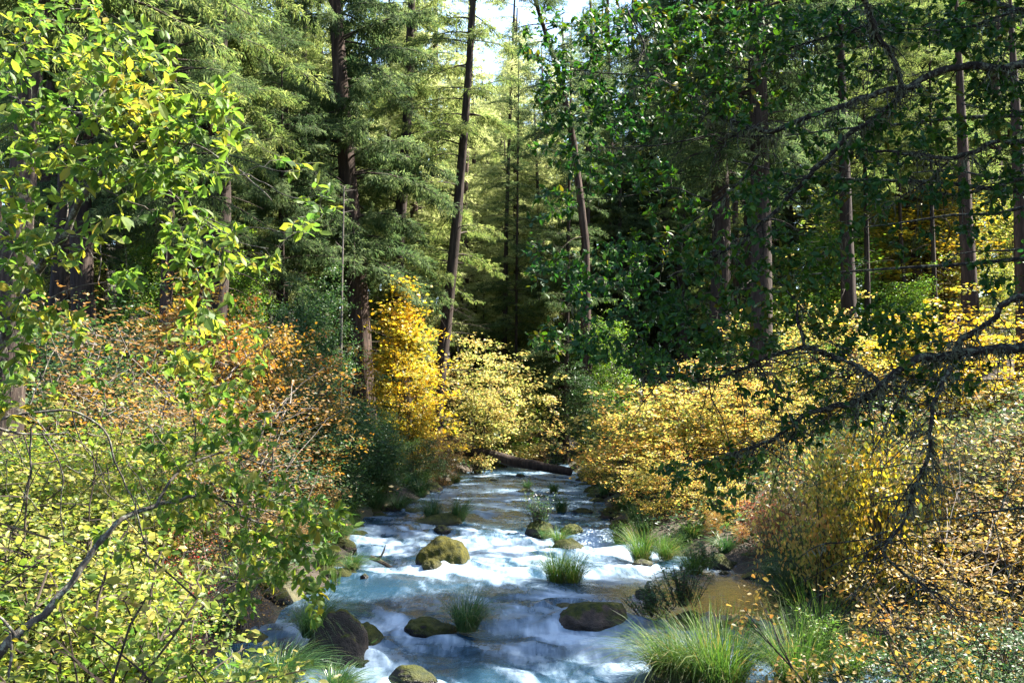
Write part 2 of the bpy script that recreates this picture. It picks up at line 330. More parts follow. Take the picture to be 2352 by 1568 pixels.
ROCKS = [ # px, base py, width px, height px, material, squash depth, label
 (1018,1302,118,60,'rock_moss',.9,'large rounded boulder covered in golden green moss in mid river'),
 (994,1307,50,25,'rock_moss',.9,'small golden mossy stone against the foot of the large mossy boulder'),
 (985,1460,125,40,'rock_part',.8,'low dark rock with mossy rim carrying a big sedge tuft in the front rapids'),
 (1373,1441,165,60,'rock_brown',.9,'smooth brown slanting boulder with moss streak right of the front rapids'),
 (1478,1378,38,27,'rock_dark',.9,'small round dark stone beside the golden pool'),
 (765,1530,150,120,'rock_dark',.8,'tall dark boulder behind the drooping grass at the lower left water edge'),
 (835,1492,90,62,'rock_part',.9,'dark boulder with mossy sloping shoulder touching the white water at left'),
 (945,1572,110,40,'rock_dark',.7,'rough black rock cut by the bottom of the picture'),
 (845,1530,65,16,'rock_dark',.7,'flat black stone just below the dark mossy shoulder boulder'),
 (1015,1222,44,17,'rock_dark',.7,'small black wet stone at the top of the white rapids'),
 (945,1178,36,14,'rock_moss',.8,'little moss covered stone at the left water edge by the sedges'),
 (1005,1204,105,25,'rock_part',.7,'mossy flat rock under the twin dark sedge clumps'),
 (838,1330,24,15,'rock_dark',.8,'tiny dark stone in the stream below the left sedge'),
 (1240,1232,75,38,'rock_part',.8,'mossy mound rock under the white flowered stems'),
 (1316,1230,66,28,'rock_part',.8,'dark mossy rock right of the flowering plant'),
 (1305,1262,78,26,'rock_part',.8,'low mossy rock holding the small bright sedge tuft'),
 (1208,1131,46,10,'rock_dark',.7,'far flat dark rock with a tiny sedge tuft in mid stream'),
 (1195,1094,24,8,'rock_dark',.7,'far small dark stone just below the fallen log'),
 (1243,1140,24,6,'rock_dark',.7,'far tiny dark stone right of the flat rock'),
 (1133,1104,20,6,'rock_moss',.7,'far tiny mossy stone in the left half of the upper stream'),
 (1036,1123,34,7,'rock_dark',.7,'far low dark stone close to the left bank'),
 (1340,1180,56,16,'rock_dark',.7,'flat pale topped stone under the overhanging yellow branches'),
 (1477,1298,54,16,'rock_dark',.7,'dark wet stone at the foot of the sunlit bank sedges'),
 (1663,1308,52,36,'rock_part',.8,'dark bank boulder at the back of the golden pool'),
 (1662,1319,28,11,'rock_moss',.8,'small mossy stone at the edge of the golden pool'),
 (1735,1330,70,20,'rock_dark',.6,'long low dark stone lying along the pool bank'),
 (1585,1436,95,32,'rock_dark',.8,'dark rock under the leafy green water plant'),
 (1700,1446,130,24,'rock_dark',.6,'flat dark ledge rock between the pool and the front sedges'),
 (1545,1572,130,34,'rock_dark',.8,'dark rock under the front sedge leaning left'),
 (1300,1398,90,14,'rock_dark',.8,'submerged dark rock that the smooth water slides over'),
 (620,1275,100,40,'rock_dark',.8,'dark bank boulder in the shade behind the lime leaves'),
]
RW = []
for r_ in ROCKS:
    g = ground(r_[0], r_[1]); RW.append((g[0], g[1], r_[2]*g[1]/FPX*.5, r_[3]))
sx_ = 190; yy = [5.0]
while yy[-1] < 135: yy.append(yy[-1] + max(.05, .0042*yy[-1]))
yy = np.array(yy); tt_ = np.linspace(0, 1, sx_)
lx = Lx(yy) - .5; rx = Rx(yy) + .5
XX = lx[:, None] + (rx-lx)[:, None]*tt_[None, :]; YY = np.repeat(yy[:, None], sx_, 1)
foam = np.zeros_like(XX)
for (fx, fy, frx, fry, s_) in FW:
    foam += s_ * np.exp(-(((XX-fx + .25*(YY-fy))/frx)**2 + ((YY-fy)/(fry*1.15))**2) * .8)*(.8 + .2*1)
wake = np.zeros_like(XX); hump = np.zeros_like(XX)
for (x0, y0, rr, hh) in RW:
    # white water trails downstream (towards the viewer) of every stone
    dy = y0 - YY; wake += .5*np.exp(-((XX-x0)/(rr*.9))**2) * np.where(dy > -.1, np.exp(-np.clip(dy, 0, 9)/(rr*1.2)), 0)
    d_ = np.hypot(XX-x0, (YY-y0)*.8)/rr; wake += .45*np.exp(-((d_-1.15)/.22)**2); hump += .06*np.exp(-((d_-1.2)/.35)**2)*(YY > y0)
foam = np.clip(foam + wake*.8, 0, 1.5)
wx = XX + .5*fbm(XX*.5, YY*.3, seed=31); wy = YY + 1.0*fbm(XX*.4, YY*.4, seed=37)
al = wx*.5 - wy*.87; ac = wx*.87 + wy*.5
strk = fbm(ac*1.7, al*.62, seed=41, oct=5)
strk2 = fbm(ac*4.2, al*1.3, seed=47, oct=4)
rip = fbm(wx*.95, wy*1.35, seed=53, oct=3)
slope = .5*(np.gradient(wz(yy), yy))[:, None]
turb = np.clip(foam, 0, 1)
rippl = fbm(wx*4.5, wy*5.5, seed=57, oct=3)
ZZ = wz(YY) + (.03 + .07*turb)*rip*1.5 + (.007 + .006*turb)*rippl*1.5 + .025*turb*strk + hump
pool = np.zeros_like(XX)
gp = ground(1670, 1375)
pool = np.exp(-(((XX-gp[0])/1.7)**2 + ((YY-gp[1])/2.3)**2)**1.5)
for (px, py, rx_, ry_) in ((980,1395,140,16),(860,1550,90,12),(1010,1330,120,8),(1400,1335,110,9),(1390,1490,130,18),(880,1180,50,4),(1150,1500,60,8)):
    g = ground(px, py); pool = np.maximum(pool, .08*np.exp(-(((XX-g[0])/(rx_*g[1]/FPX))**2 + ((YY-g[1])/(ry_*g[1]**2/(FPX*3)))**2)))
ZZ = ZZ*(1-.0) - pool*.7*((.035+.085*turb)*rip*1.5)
fo = np.clip(.25 + .13*sig((YY - 29)/2) + foam*.30 + (strk*1.15 + strk2*.65)*(.38 + .75*np.clip(foam, 0, .8)), 0, 1) * (1 - .85*pool)
a = Acc(); ny = len(yy); i = np.arange(ny-1)[:, None]*sx_; j = np.arange(sx_-1)[None, :]
a.add(np.stack([XX, YY, ZZ], -1).reshape(-1, 3), np.stack([i+j, i+j+1, i+sx_+j+1, i+sx_+j], -1).reshape(-1), np.full((sx_-1)*(ny-1), 4))
m, t, out = nt('river_water'); M['water'] = m
wm = a.mesh('river_water', m, True)
at_ = wm.attributes.new('foam', 'FLOAT', 'POINT'); at_.data.foreach_set('value', fo.ravel().astype(np.float32))
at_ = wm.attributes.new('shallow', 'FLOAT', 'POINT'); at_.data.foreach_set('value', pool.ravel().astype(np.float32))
af = N(t, 'ShaderNodeAttribute', attribute_name='foam'); ap = N(t, 'ShaderNodeAttribute', attribute_name='shallow')
tc = t.nodes.new('ShaderNodeTexCoord')
mp = t.nodes.new('ShaderNodeMapping'); mp.inputs['Scale'].default_value = (5.5, 1.6, 1); mp.inputs['Rotation'].default_value = (0, 0, R(30)); t.links.new(tc.outputs['Object'], mp.inputs[0])
nf = noise(t, 1, 5, mp.outputs[0], .6); nf.inputs['Distortion'].default_value = .8
mp2 = t.nodes.new('ShaderNodeMapping'); mp2.inputs['Scale'].default_value = (20, 2.4, 1); mp2.inputs['Rotation'].default_value = (0, 0, R(34)); t.links.new(tc.outputs['Object'], mp2.inputs[0])
nf2 = noise(t, 1, 4, mp2.outputs[0], .55); nf2.inputs['Distortion'].default_value = .5
e0 = N(t, 'ShaderNodeMath', operation='MULTIPLY_ADD'); e0.inputs[1].default_value = .42; e0.inputs[2].default_value = -.21; t.links.new(nf2.outputs[0], e0.inputs[0])
e1 = N(t, 'ShaderNodeMath', operation='MULTIPLY_ADD'); e1.inputs[1].default_value = 1.0; t.links.new(nf.outputs[0], e1.inputs[0])
e05 = N(t, 'ShaderNodeMath', operation='ADD'); e05.inputs[1].default_value = -.5; t.links.new(e0.outputs[0], e05.inputs[0]); t.links.new(e05.outputs[0], e1.inputs[2])
e2 = N(t, 'ShaderNodeMath', operation='ADD', use_clamp=True); t.links.new(af.outputs['Fac'], e2.inputs[0]); t.links.new(e1.outputs[0], e2.inputs[1])
deep = mixc(t, ap.outputs['Fac'], (.010,.030,.052), (.24,.15,.042))  # deep water has sky blue painted in; shallows are brown
cw = ramp(t, e2.outputs[0], [(.05, (0,0,0)), (.45, (.5,.5,.5)), (.95, (1,1,1))])
milk = mixc(t, e2.outputs[0], (.038,.095,.17), (.27,.345,.42))  # aerated water; the blue of the skylight is put into its colour
col = mixc(t, cw, deep, milk)
p = t.nodes.new('ShaderNodeBsdfPrincipled'); t.links.new(col, p.inputs['Base Color'])
p.inputs['Specular IOR Level'].default_value = .35
rr = ramp(t, e2.outputs[0], [(.25, (.20,.20,.20)), (.8, (.6,.6,.6))]); t.links.new(rr, p.inputs['Roughness']); p.inputs['IOR'].default_value = 1.33
mb = t.nodes.new('ShaderNodeMapping'); mb.inputs['Scale'].default_value = (5, 7, 5); t.links.new(tc.outputs['Object'], mb.inputs[0])
nb = noise(t, 1, 5, mb.outputs[0], .65)
b = t.nodes.new('ShaderNodeBump'); b.inputs['Distance'].default_value = .04; b.inputs['Strength'].default_value = .5; t.links.new(nb.outputs[0], b.inputs['Height']); t.links.new(b.outputs[0], p.inputs['Normal'])
t.links.new(p.outputs[0], out.inputs[0])
tag(obj('river_water', wm), kind='structure')

# ------------------------------------------------------------------ rocks
def rock_mesh(name, seed, a, b, h, mat, rough=.22):
    import bmesh
    bm = bmesh.new(); bmesh.ops.create_icosphere(bm, subdivisions=5, radius=1.0)
    me = bpy.data.meshes.new(name); bm.to_mesh(me); bm.free()
    n = len(me.vertices); v = np.zeros(n*3, np.float32); me.vertices.foreach_get('co', v); v = v.reshape(-1, 3).astype(float)
    d = unit(v); k = 1 + rough*1.3*fbm(d[:,0]*1.3+seed*3.1, d[:,1]*1.3, d[:,2]*1.3, seed, 2) + max(rough, .17)*.75*fbm(d[:,0]*4, d[:,1]*4+seed, d[:,2]*4, seed+5, 5)
    # flattened facets
    rs = np.random.RandomState(seed)
    for _ in range(7 if rough > .15 else 3):
        f = unit(rs.randn(3)); f[2] = abs(f[2]); dp = d @ f * k; lim = rs.uniform(.72, .95) if rough > .15 else rs.uniform(.86, .95); k = np.where(dp > lim, k*(lim + (dp-lim)*.25)/np.maximum(dp, 1e-3), k)
    if rough < .15: k = k*(1 - .10*d[:, 0]*(d[:, 2] > 0)*d[:, 2]) ; k = k*(1 + .16*np.maximum(0, np.abs(d[:, 0]) - .25)*np.clip(d[:, 2]*2, 0, 1))
    v = d * k[:, None] * np.array([a, b, h]); me.vertices.foreach_set('co', v.ravel().astype(np.float32))
    me.polygons.foreach_set('use_smooth', np.full(len(me.polygons), True)); me.materials.append(mat); me.update(); return me
for i, (px, py, w_, h_, mt, sq, lab) in enumerate(ROCKS):
    g = ground(px, py); s_ = g[1]/FPX; a_ = w_*s_*.5; hz = h_*s_
    b_ = a_*sq; cx = g[0]; cyy = g[1] + b_*.75
    me = rock_mesh('rock', 11+i, a_*1.05, b_, hz*1.04, M[mt], .12 if i < 2 else .2)
    zb = float(wz(g[1])) - .03
    o = obj('rock', me, loc=(float(cx), float(cyy), zb)); tag(o, lab, 'boulder' if w_ > 90 else 'stone')

rsr = np.random.RandomState(8); SM = [rock_mesh('stone', 200+q, 1, .8, .62, M['rock_part'], .24) for q in range(4)]
for side, lab, grp in ((-1, 'small dark stone lying along the left waterline', 'stones along the left waterline'), (1, 'small dark stone lying along the right waterline', 'stones along the right waterline')):
    ysr = np.sort(rsr.uniform(11.5, 44, 38))
    for q in range(38):
        y = ysr[q]; d = rsr.uniform(-.25, .45); x = float(Lx(y) - d if side < 0 else Rx(y) + d); s_ = rsr.uniform(.10, .32)*(.8 + y/50)
        o = obj('stone', SM[q % 4], loc=(x, y, max(tz(x, y), float(wz(y))-.03) - .1*s_), mat=M[['rock_dark','rock_part','rock_dark','rock_brown'][rsr.randint(4)]])
        o.scale = (s_, s_, s_*rsr.uniform(.7, 1.2)); o.rotation_euler = (0, 0, rsr.uniform(0, 6.28)); tag(o, ordw(q) + ' from the front, ' + lab, 'stone', grp)

# ------------------------------------------------------------------ sedges
def sedge_mesh(seed, nb, H, spread, lean=0.0, mat='sedge', wid=.008, droop=1.0):
    rs = np.random.RandomState(seed); K = 6
    az = rs.uniform(0, 2*math.pi, nb); u = rs.uniform(0, 1, nb)**.7
    r0 = .22*H*np.sqrt(rs.uniform(0, 1, nb)); a0 = az + rs.normal(0, .5, nb)
    base = np.stack([r0*np.cos(a0), r0*np.sin(a0), np.zeros(nb)], 1)
    L = H*rs.uniform(.55, 1.4, nb); out_ = spread*(.15 + .85*u)*rs.uniform(.7, 1.2, nb)
    P = []
    for k in range(K):
        s_ = k/(K-1)
        hor = L*out_*(s_**1.35)*1.05 ; ver = L*(s_*(1-.10*out_) - droop*.80*out_*s_**2.8)
        x = base[:,0] + np.cos(az)*hor + lean*L*s_**2*.6; y = base[:,1] + np.sin(az)*hor; P.append(np.stack([x, y, np.maximum(ver, -.05)], 1))
    P = np.stack(P, 1)
    side = np.stack([-np.sin(az), np.cos(az), rs.normal(0, .3, nb)], 1)
    w_ = wid*rs.uniform(.7, 1.3, nb)[:, None]*np.array([.7, 1, 1, .8, .5, .05])[None, :]
    A = P + side[:, None, :]*w_[:, :, None]; B = P - side[:, None, :]*w_[:, :, None]
    V = np.stack([A, B], 2).reshape(nb*K*2, 3)
    i = (np.arange(nb)*K*2)[:, None]; j = (np.arange(K-1)*2)[None, :]
    q = np.stack([i+j, i+j+1, i+j+3, i+j+2], -1).reshape(-1)
    acc = Acc(); acc.add(V, q, np.full(nb*(K-1), 4)); return acc
SED = {}
def sedge_parts(kind, seed, H, spread, lean, nb, wid):
    blades = sedge_mesh(seed, nb, H, spread, lean, wid=wid).mesh('blades', M[kind])
    b2 = sedge_mesh(seed+50, nb//4, H*.42, spread*.9, lean, wid=wid*1.1); base = b2.mesh('dry_base', M['sedge_base'])
    return [('blades', blades), ('dry_base', base)]
SEDGES = [ # px, base py, height px, spread, lean, blades, mat, label
 (1072,1457,100,.85,.15,520,'sedge_dark','dark green fountain shaped sedge on the low rock in the front rapids'),
 (1279,1337,84,.85,-.1,420,'sedge','left half of the paired sunlit sedges standing in mid river'),
 (1317,1337,78,.8,.25,360,'sedge','right half of the paired sunlit sedges standing in mid river'),
 (1286,1250,46,.9,0,360,'sedge','small bright sedge tuft on the low mossy rock in mid river'),
 (1250,1236,30,.8,0,160,'sedge_dark','short sedge at the foot of the flowering plant'),
 (806,1312,52,1.0,.5,420,'sedge_dark','drooping sedge at the left water edge beside the forked stick'),
 (760,1268,62,1.0,.3,420,'sedge','pale sunlit sedge on the left bank below the lime leaves'),
 (992,1192,55,.9,-.15,480,'sedge_dark','left clump of the twin dark sedges on the flat mossy rock'),
 (1052,1200,56,.7,.25,420,'sedge_dark','right upright clump of the twin dark sedges'),
 (800,1176,48,1.0,.3,420,'sedge_dark','long leaved sedge at the left end of the shaded bank row'),
 (862,1178,50,.95,.2,420,'sedge_dark','middle sedge of the shaded row on the left bank'),
 (915,1174,46,1.0,.4,420,'sedge_dark','sedge at the stream end of the shaded left bank row'),
 (965,1142,42,.9,.1,420,'sedge_dark','dark sedge under the green rounded bush'),
 (1046,1110,28,.9,.1,260,'sedge_dark','far dark sedge at the narrow left water edge'),
 (1211,1123,24,.8,0,160,'sedge_dark','tiny sedge tuft on the far flat rock'),
 (1272,1132,30,.9,-.1,260,'sedge','far light green sedge on the right bank'),
 (1290,1176,42,.9,-.15,320,'sedge_dark','sedge beside the flat stone under the yellow branches'),
 (1425,1248,44,.9,-.1,340,'sedge','brownish bank sedge at the upstream end of the sunlit pair'),
 (1476,1288,84,.8,-.15,520,'sedge','tall bright sunlit sedge on the right bank'),
 (1532,1284,64,1.0,.3,460,'sedge','sunlit arching sedge right of the tall bright one'),
 (1595,1320,66,.9,-.1,420,'sedge','half shaded sedge on the bank point by the golden pool'),
 (1535,1556,128,1.0,-.5,620,'sedge','front sedge swept to the left over the white water'),
 (1600,1566,140,.9,-.35,560,'sedge','front middle sedge with long pale arching tips'),
 (1668,1592,185,.75,.1,760,'sedge','tallest upright front sedge with brown foot'),
 (1835,1585,175,.85,0,760,'sedge','broad front sedge tangled with small leafy stems'),
 (1880,1500,150,.75,-.1,420,'sedge','tall sedge with orange tinted blades against the dark bush'),
 (1960,1560,110,.9,0,460,'sedge','front sedge under the cream yellow leaves'),
 (715,1508,100,1.0,.35,820,'sedge_dark','big shaggy sedge drooping over the tall dark boulder'),
 (640,1580,110,1.0,.3,760,'sedge_dark','shaggy sedge at the bottom edge left of the black rock'),
 (540,1600,100,1.0,0,620,'sedge_dark','dim green sedge in the left bottom corner channel'),
 (497,1478,90,.7,0,420,'sedge_dark','dark upright sedge in the shade of the left bank'),
 (770,1600,80,1.0,.4,620,'sedge_dark','low sedge at the bottom edge beside the black rock'),
 (767,1342,50,.35,0,60,'sedge','thin single tuft of narrow blades by the left water edge'),
 (690,1245,60,.9,.2,360,'sedge_dark','dim sedge behind the lime leaves on the left bank'),
]
for i, (px, py, hp, sp, ln, nb, mt, lab) in enumerate(SEDGES):
    g = ground(px, py); s_ = g[1]/FPX; H = hp*s_*1.12
    zb = max(float(wz(g[1])) - .02, tz(g[0], g[1]) - .03)
    if 'drooping over' in lab: zb += .25
    if 'fountain' in lab: zb += .05
    thing('sedge', lab, 'grass clump', (g[0], g[1] + .1, zb), sedge_parts(mt, 100+i, H, sp, ln, int(nb*1.15), max(.0028, .30*s_)), rz=0, group='sedge clumps along the river')

WS = [[(n, me) for n, me in sedge_parts('sedge_dark', 180+q, .55, .95, .1*(q-1), 300, .005)] for q in range(3)]
rsw = np.random.RandomState(44)
for side, nm in ((-1, 'left'), (1, 'right')):
    ysw = np.sort(rsw.uniform(12.5, 42, 17))
    for q in range(17):
        y = ysw[q]; x = float(Lx(y) - rsw.uniform(0, .8) if side < 0 else Rx(y) + rsw.uniform(0, .8)); s_ = rsw.uniform(.6, 1.25)
        thing('sedge', ordw(q) + ' from the front, small bank sedge along the ' + nm + ' waterline', 'grass clump', (x, y, tz(x, y)-.03), [(n, me, M['sedge' if rsw.uniform() < .4 and n == 'blades' else 'sedge_dark']) for n, me in WS[q % 3]], rz=rsw.uniform(0, 6.28), sc=s_, group='small sedges along the ' + nm + ' bank')
# ------------------------------------------------------------------ conifers
def frond_template(seed, n=7, tw=.075, hang=.25):
    """a flat fir spray of length 1 along X: axis strip and narrow side twigs"""
    rs = np.random.RandomState(seed); V = []; F = []
    def strip(p, d, L, wd):
        d = d/np.linalg.norm(d); sd = np.cross(d, [0, 0, 1.0]); sd /= np.linalg.norm(sd)+1e-9; sd = sd + np.array([0, 0, rs.uniform(-.7, .7)])
        k = len(V); V.extend([p, p + d*L*.5 + sd*wd*.5, p + d*L + np.array([0, 0, -hang*L*.5]), p + d*L*.5 - sd*wd*.5]); F.append((k, k+3, k+2, k+1))
    for i in range(n):
        s_ = (i+.3)/n; p = np.array([s_, 0, -.15*hang*s_**2])
        for sg in (-1, 1):
            for _ in range(2):
                a = R(rs.uniform(20, 75)); L = (.42*(1-s_)+.15)*rs.uniform(.5, 1.1)
                q = p + np.array([rs.uniform(-.06, .06), sg*rs.uniform(0, .22)*(1-s_), rs.uniform(-.05, .04)])
                strip(q, np.array([math.cos(a), sg*math.sin(a), -hang*rs.uniform(-.3, 1.8)]), L, tw*rs.uniform(.6, 1.2))
    strip(np.array([.5, 0, -.03]), np.array([1, 0, -.1]), .5, tw*.9)
    return T_(V, F)
def conifer(seed, H, r0, cb, Lmax, nbr, droop=.35, fs=.6, sp=.2, path=None, dead=12, prof=.8, tw=.055, hang=.25, azf=None, fat=1.0):
    rs = np.random.RandomState(seed)
    if path is None:
        zz = np.linspace(0, H, 14); wob = .012*H
        P = np.stack([wob*vnoise(zz*.12, zz*0+seed), wob*vnoise(zz*.12, zz*0+seed+9), zz], 1); P[:, :2] -= P[0, :2]
    else: P = np.asarray(path, float)
    zz = P[:, 2]; H = zz[-1]; rad = r0*np.clip(1 - zz/H*.93, .03, 1)**.75; rad[0] *= 1.25
    tr = Acc()
    if path is not None:      # denser rings so the bark can be shaped
        z2 = np.linspace(0, H, 90); P2 = np.stack([np.interp(z2, zz, P[:, 0]), np.interp(z2, zz, P[:, 1]), z2], 1); r2 = np.interp(z2, zz, rad)
        k = 22; a_ = np.arange(k)*2*math.pi/k
        rr = r2[:, None]*(1 + .09*fbm(np.cos(a_)[None]*2.6 + 0*z2[:, None], np.sin(a_)[None]*2.6 + 0*z2[:, None], z2[:, None]*.35, seed, 3) + .06*vnoise(np.cos(a_)[None]*7+0*z2[:, None], np.sin(a_)[None]*7+0*z2[:, None], z2[:, None]*1.2, seed+3))
        v = np.stack([P2[:, 0:1] + rr*np.cos(a_), P2[:, 1:2] + rr*np.sin(a_), np.repeat(z2[:, None], k, 1)], -1).reshape(-1, 3)
        i = np.arange(89)[:, None]*k; j = np.arange(k)[None]; j2 = (j+1) % k
        tr.add(v, np.stack([i+j, i+j2, i+k+j2, i+k+j], -1).reshape(-1), np.full(89*k, 4))
    else: tr.tube(P, rad, 8)
    br = Acc(); O = []; D = []; S = []; Nn = []
    def tp(z): return np.array([np.interp(z, zz, P[:, 0]), np.interp(z, zz, P[:, 1]), z])
    for i in range(nbr + dead):
        isd = i >= nbr
        tt = rs.uniform(0, 1) if not isd else 0
        z = cb + (H*.985-cb)*tt**1.05 if not isd else rs.uniform(cb*.25, cb*1.2)
        az = rs.uniform(0, 2*math.pi) if azf is None or isd else azf(rs)
        L = Lmax*min(1, .55+tt*3)*(1-tt)**prof*rs.uniform(.6, 1.12) + .35 if not isd else rs.uniform(.4, 1.3)*min(2.2, Lmax*.5)
        d = np.array([math.cos(az), math.sin(az), 0]); o = tp(z); s_ = np.linspace(0, 1, 6)
        up = rs.uniform(-.15, .38) + .35*tt
        dr = droop*rs.uniform(.4, 1.7)
        pts = o + d*(L*s_)[:, None] + np.array([0, 0, 1.0])*(L*(up*s_ - dr*s_**2))[:, None]
        side = np.array([-d[1], d[0], 0]); pts = pts + side*(L*.12*rs.normal()*s_**2)[:, None]
        br.tube(pts, (.010+.011*L)*(1-.85*s_)*(.8 if isd else 1)*min(1, r0*3+.3), 4, cap=False)
        if isd:
            for _ in range(3):
                q = pts[rs.randint(2, 6)]; e = unit(d + rs.normal(0, .8, 3)); br.tube(np.stack([q, q+e*.3*L*.5, q+e*.3*L+[0, 0, -.1]]), [.008, .006, .003], 3, cap=False)
            continue
        nf = max(3, int(L/sp)); sk = (np.arange(nf)+rs.uniform(0, 1, nf))/nf; sk = .18 + .82*sk
        for sg in (-1, 1):
            c = np.stack([np.interp(sk, s_, pts[:, q]) for q in range(3)], 1)
            a = np.radians(rs.uniform(25, 75, nf))*sg*(1 - .6*sk**3)
            dd = np.cos(a)[:, None]*d + np.sin(a)[:, None]*side; dd[:, 2] += -hang*rs.uniform(-.3, 2.3, nf) + up*.3
            O.append(c); D.append(dd); S.append(fs*rs.uniform(.6, 1.25, nf)*(1.15-.45*sk)*min(1.0, .5+.25*L)); nn = np.tile([0, 0, 1.0], (nf, 1)) + rs.normal(0, .55, (nf, 3)); Nn.append(nn)
    O = np.concatenate(O); D = np.concatenate(D); S = np.concatenate(S); Nn = np.concatenate(Nn)
    X, Y, Z = frames(D, Nn); cr = Acc(); pick = rs.randint(0, 3, len(O))
    for q in range(3):
        k = pick == q; cr.inst(frond_template(seed*3+q, 6, tw, hang), O[k], X[k]*S[k, None], Y[k]*S[k, None]*fat, Z[k]*S[k, None])
    return tr, br, cr
def conifer_parts(tag_, acc, bark, needle, limb='twig'):
    tr, br, cr = acc
    return [('trunk', tr.mesh('trunk', M[bark], True)), ('crown', crown_mesh(cr, br, M[needle], M[limb]))]
def crown_mesh(cr, br, a, b):
    n = sum(len(q) for q in cr.t); m_ = sum(len(q) for q in br.t); both = Acc()
    for acc in (cr, br):
        for v, l, t_ in zip_acc(acc): both.add(v, l, t_)
    me = both.mesh('crown', a); me.materials.append(b); mi = np.zeros(n+m_, np.int32); mi[n:] = 1; me.polygons.foreach_set('material_index', mi); return me
def zip_acc(acc): yield np.concatenate(acc.v), np.concatenate(acc.l), np.concatenate(acc.t)

# ------------------------------------------------------------------ shrubs
def shrub(seed, Rr, H, ncl, per, ll, tmpl, flat=.35, cs=.24, nst=16, zlo=.12, lean=(0, 0), hang=0, bare=0, top=1.0, nj=.45, lump=.42):
    """stems fanning from one foot; leaves in many small clumps through an uneven volume"""
    rs = np.random.RandomState(seed); d = unit(rs.normal(0, 1, (ncl, 3))); rad = rs.uniform(.25, 1, ncl)**.45
    rad = rad*(1 + lump*1.6*vnoise(d[:,0]*1.7+seed, d[:,1]*1.7, d[:,2]*1.7, seed))
    C = d*rad[:, None]*np.array([Rr, Rr, H*.5]) + np.array([0, 0, H*.53])
    if H > .7:      # long shoots standing out of the outline
        k = rs.uniform(0, 1, ncl) < .10; C[k] = (C[k] - [0, 0, H*.4])*rs.uniform(1.15, 1.45, k.sum())[:, None] + [0, 0, H*.4]
    tpr = .65 + .35*np.clip(C[:, 2]/H, 0, 1)*1.2 if top >= 1 else 1 - (1-top)*np.clip(C[:, 2]/H, 0, 1)
    C[:, :2] *= (tpr if np.ndim(tpr) else np.full(ncl, tpr))[:, None]
    C[:, 2] = np.maximum(C[:, 2], zlo*H*rs.uniform(.5, 1.5, ncl)); C[:, 0] += lean[0]*C[:, 2]; C[:, 1] += lean[1]*C[:, 2]
    st = Acc(); sel = rs.choice(ncl, min(ncl, nst*6), replace=False)
    mains = []
    for q in range(nst):
        c = C[sel[q]]; f = rs.normal(0, .12*Rr, 3); f[2] = -.1; s_ = np.linspace(0, 1, 7)[:, None]
        mid = np.array([c[0]*.35, c[1]*.35, c[2]*.75]); P = f*(1-s_)**2 + 2*s_*(1-s_)*mid + c*s_**2 + rs.normal(0, .02*Rr, (7, 3))
        r_ = .006 + .0075*H*.5; st.tube(P, np.linspace(r_, .004, 7), 5, cap=False); mains.append(P)
    mains = np.concatenate(mains)
    for q in sel[nst:]:
        c = C[q]; k = np.argmin(np.linalg.norm(mains - c, axis=1) + (mains[:, 2] > c[2])*.3); a = mains[k]; s_ = np.linspace(0, 1, 4)[:, None]
        st.tube(a*(1-s_) + c*s_ + rs.normal(0, .03, (4, 3))*s_, np.linspace(.006, .003, 4), 3, cap=False)
    keep = rs.uniform(0, 1, ncl) > bare; C = C[keep]; n = len(C)*per
    big = cs*rs.uniform(.6, 1.5, len(C))
    O = np.repeat(C, per, 0) + rs.normal(0, 1, (n, 3))*np.repeat(big, per)[:, None]*np.array([1, 1, flat])
    O[:, 2] = np.maximum(O[:, 2], .03)
    D = rs.normal(0, 1, (n, 3)); D[:, 2] = D[:, 2]*.35 - hang; Nn = np.array([0, 0, 1.0]) + rs.normal(0, nj, (n, 3))
    X, Y, Z = frames(D, Nn); S = (ll*rs.uniform(.6, 1.25, n))[:, None]
    lf = Acc(); lf.inst(tmpl, O - X*S*.5, X*S, Y*S, Z*S)
    return st, lf
SHR = {}
def shrub_parts(key, mat, stem='twig'):
    if key not in SHR:
        k = dict(SHK[key]); st, lf = shrub(**k); SHR[key] = (st.mesh('stems', M['twig']), lf.mesh('leaves', M['leaf_green']))
    a, b = SHR[key]; return [('stems', a, M[stem]), ('leaves', b, M[mat])]
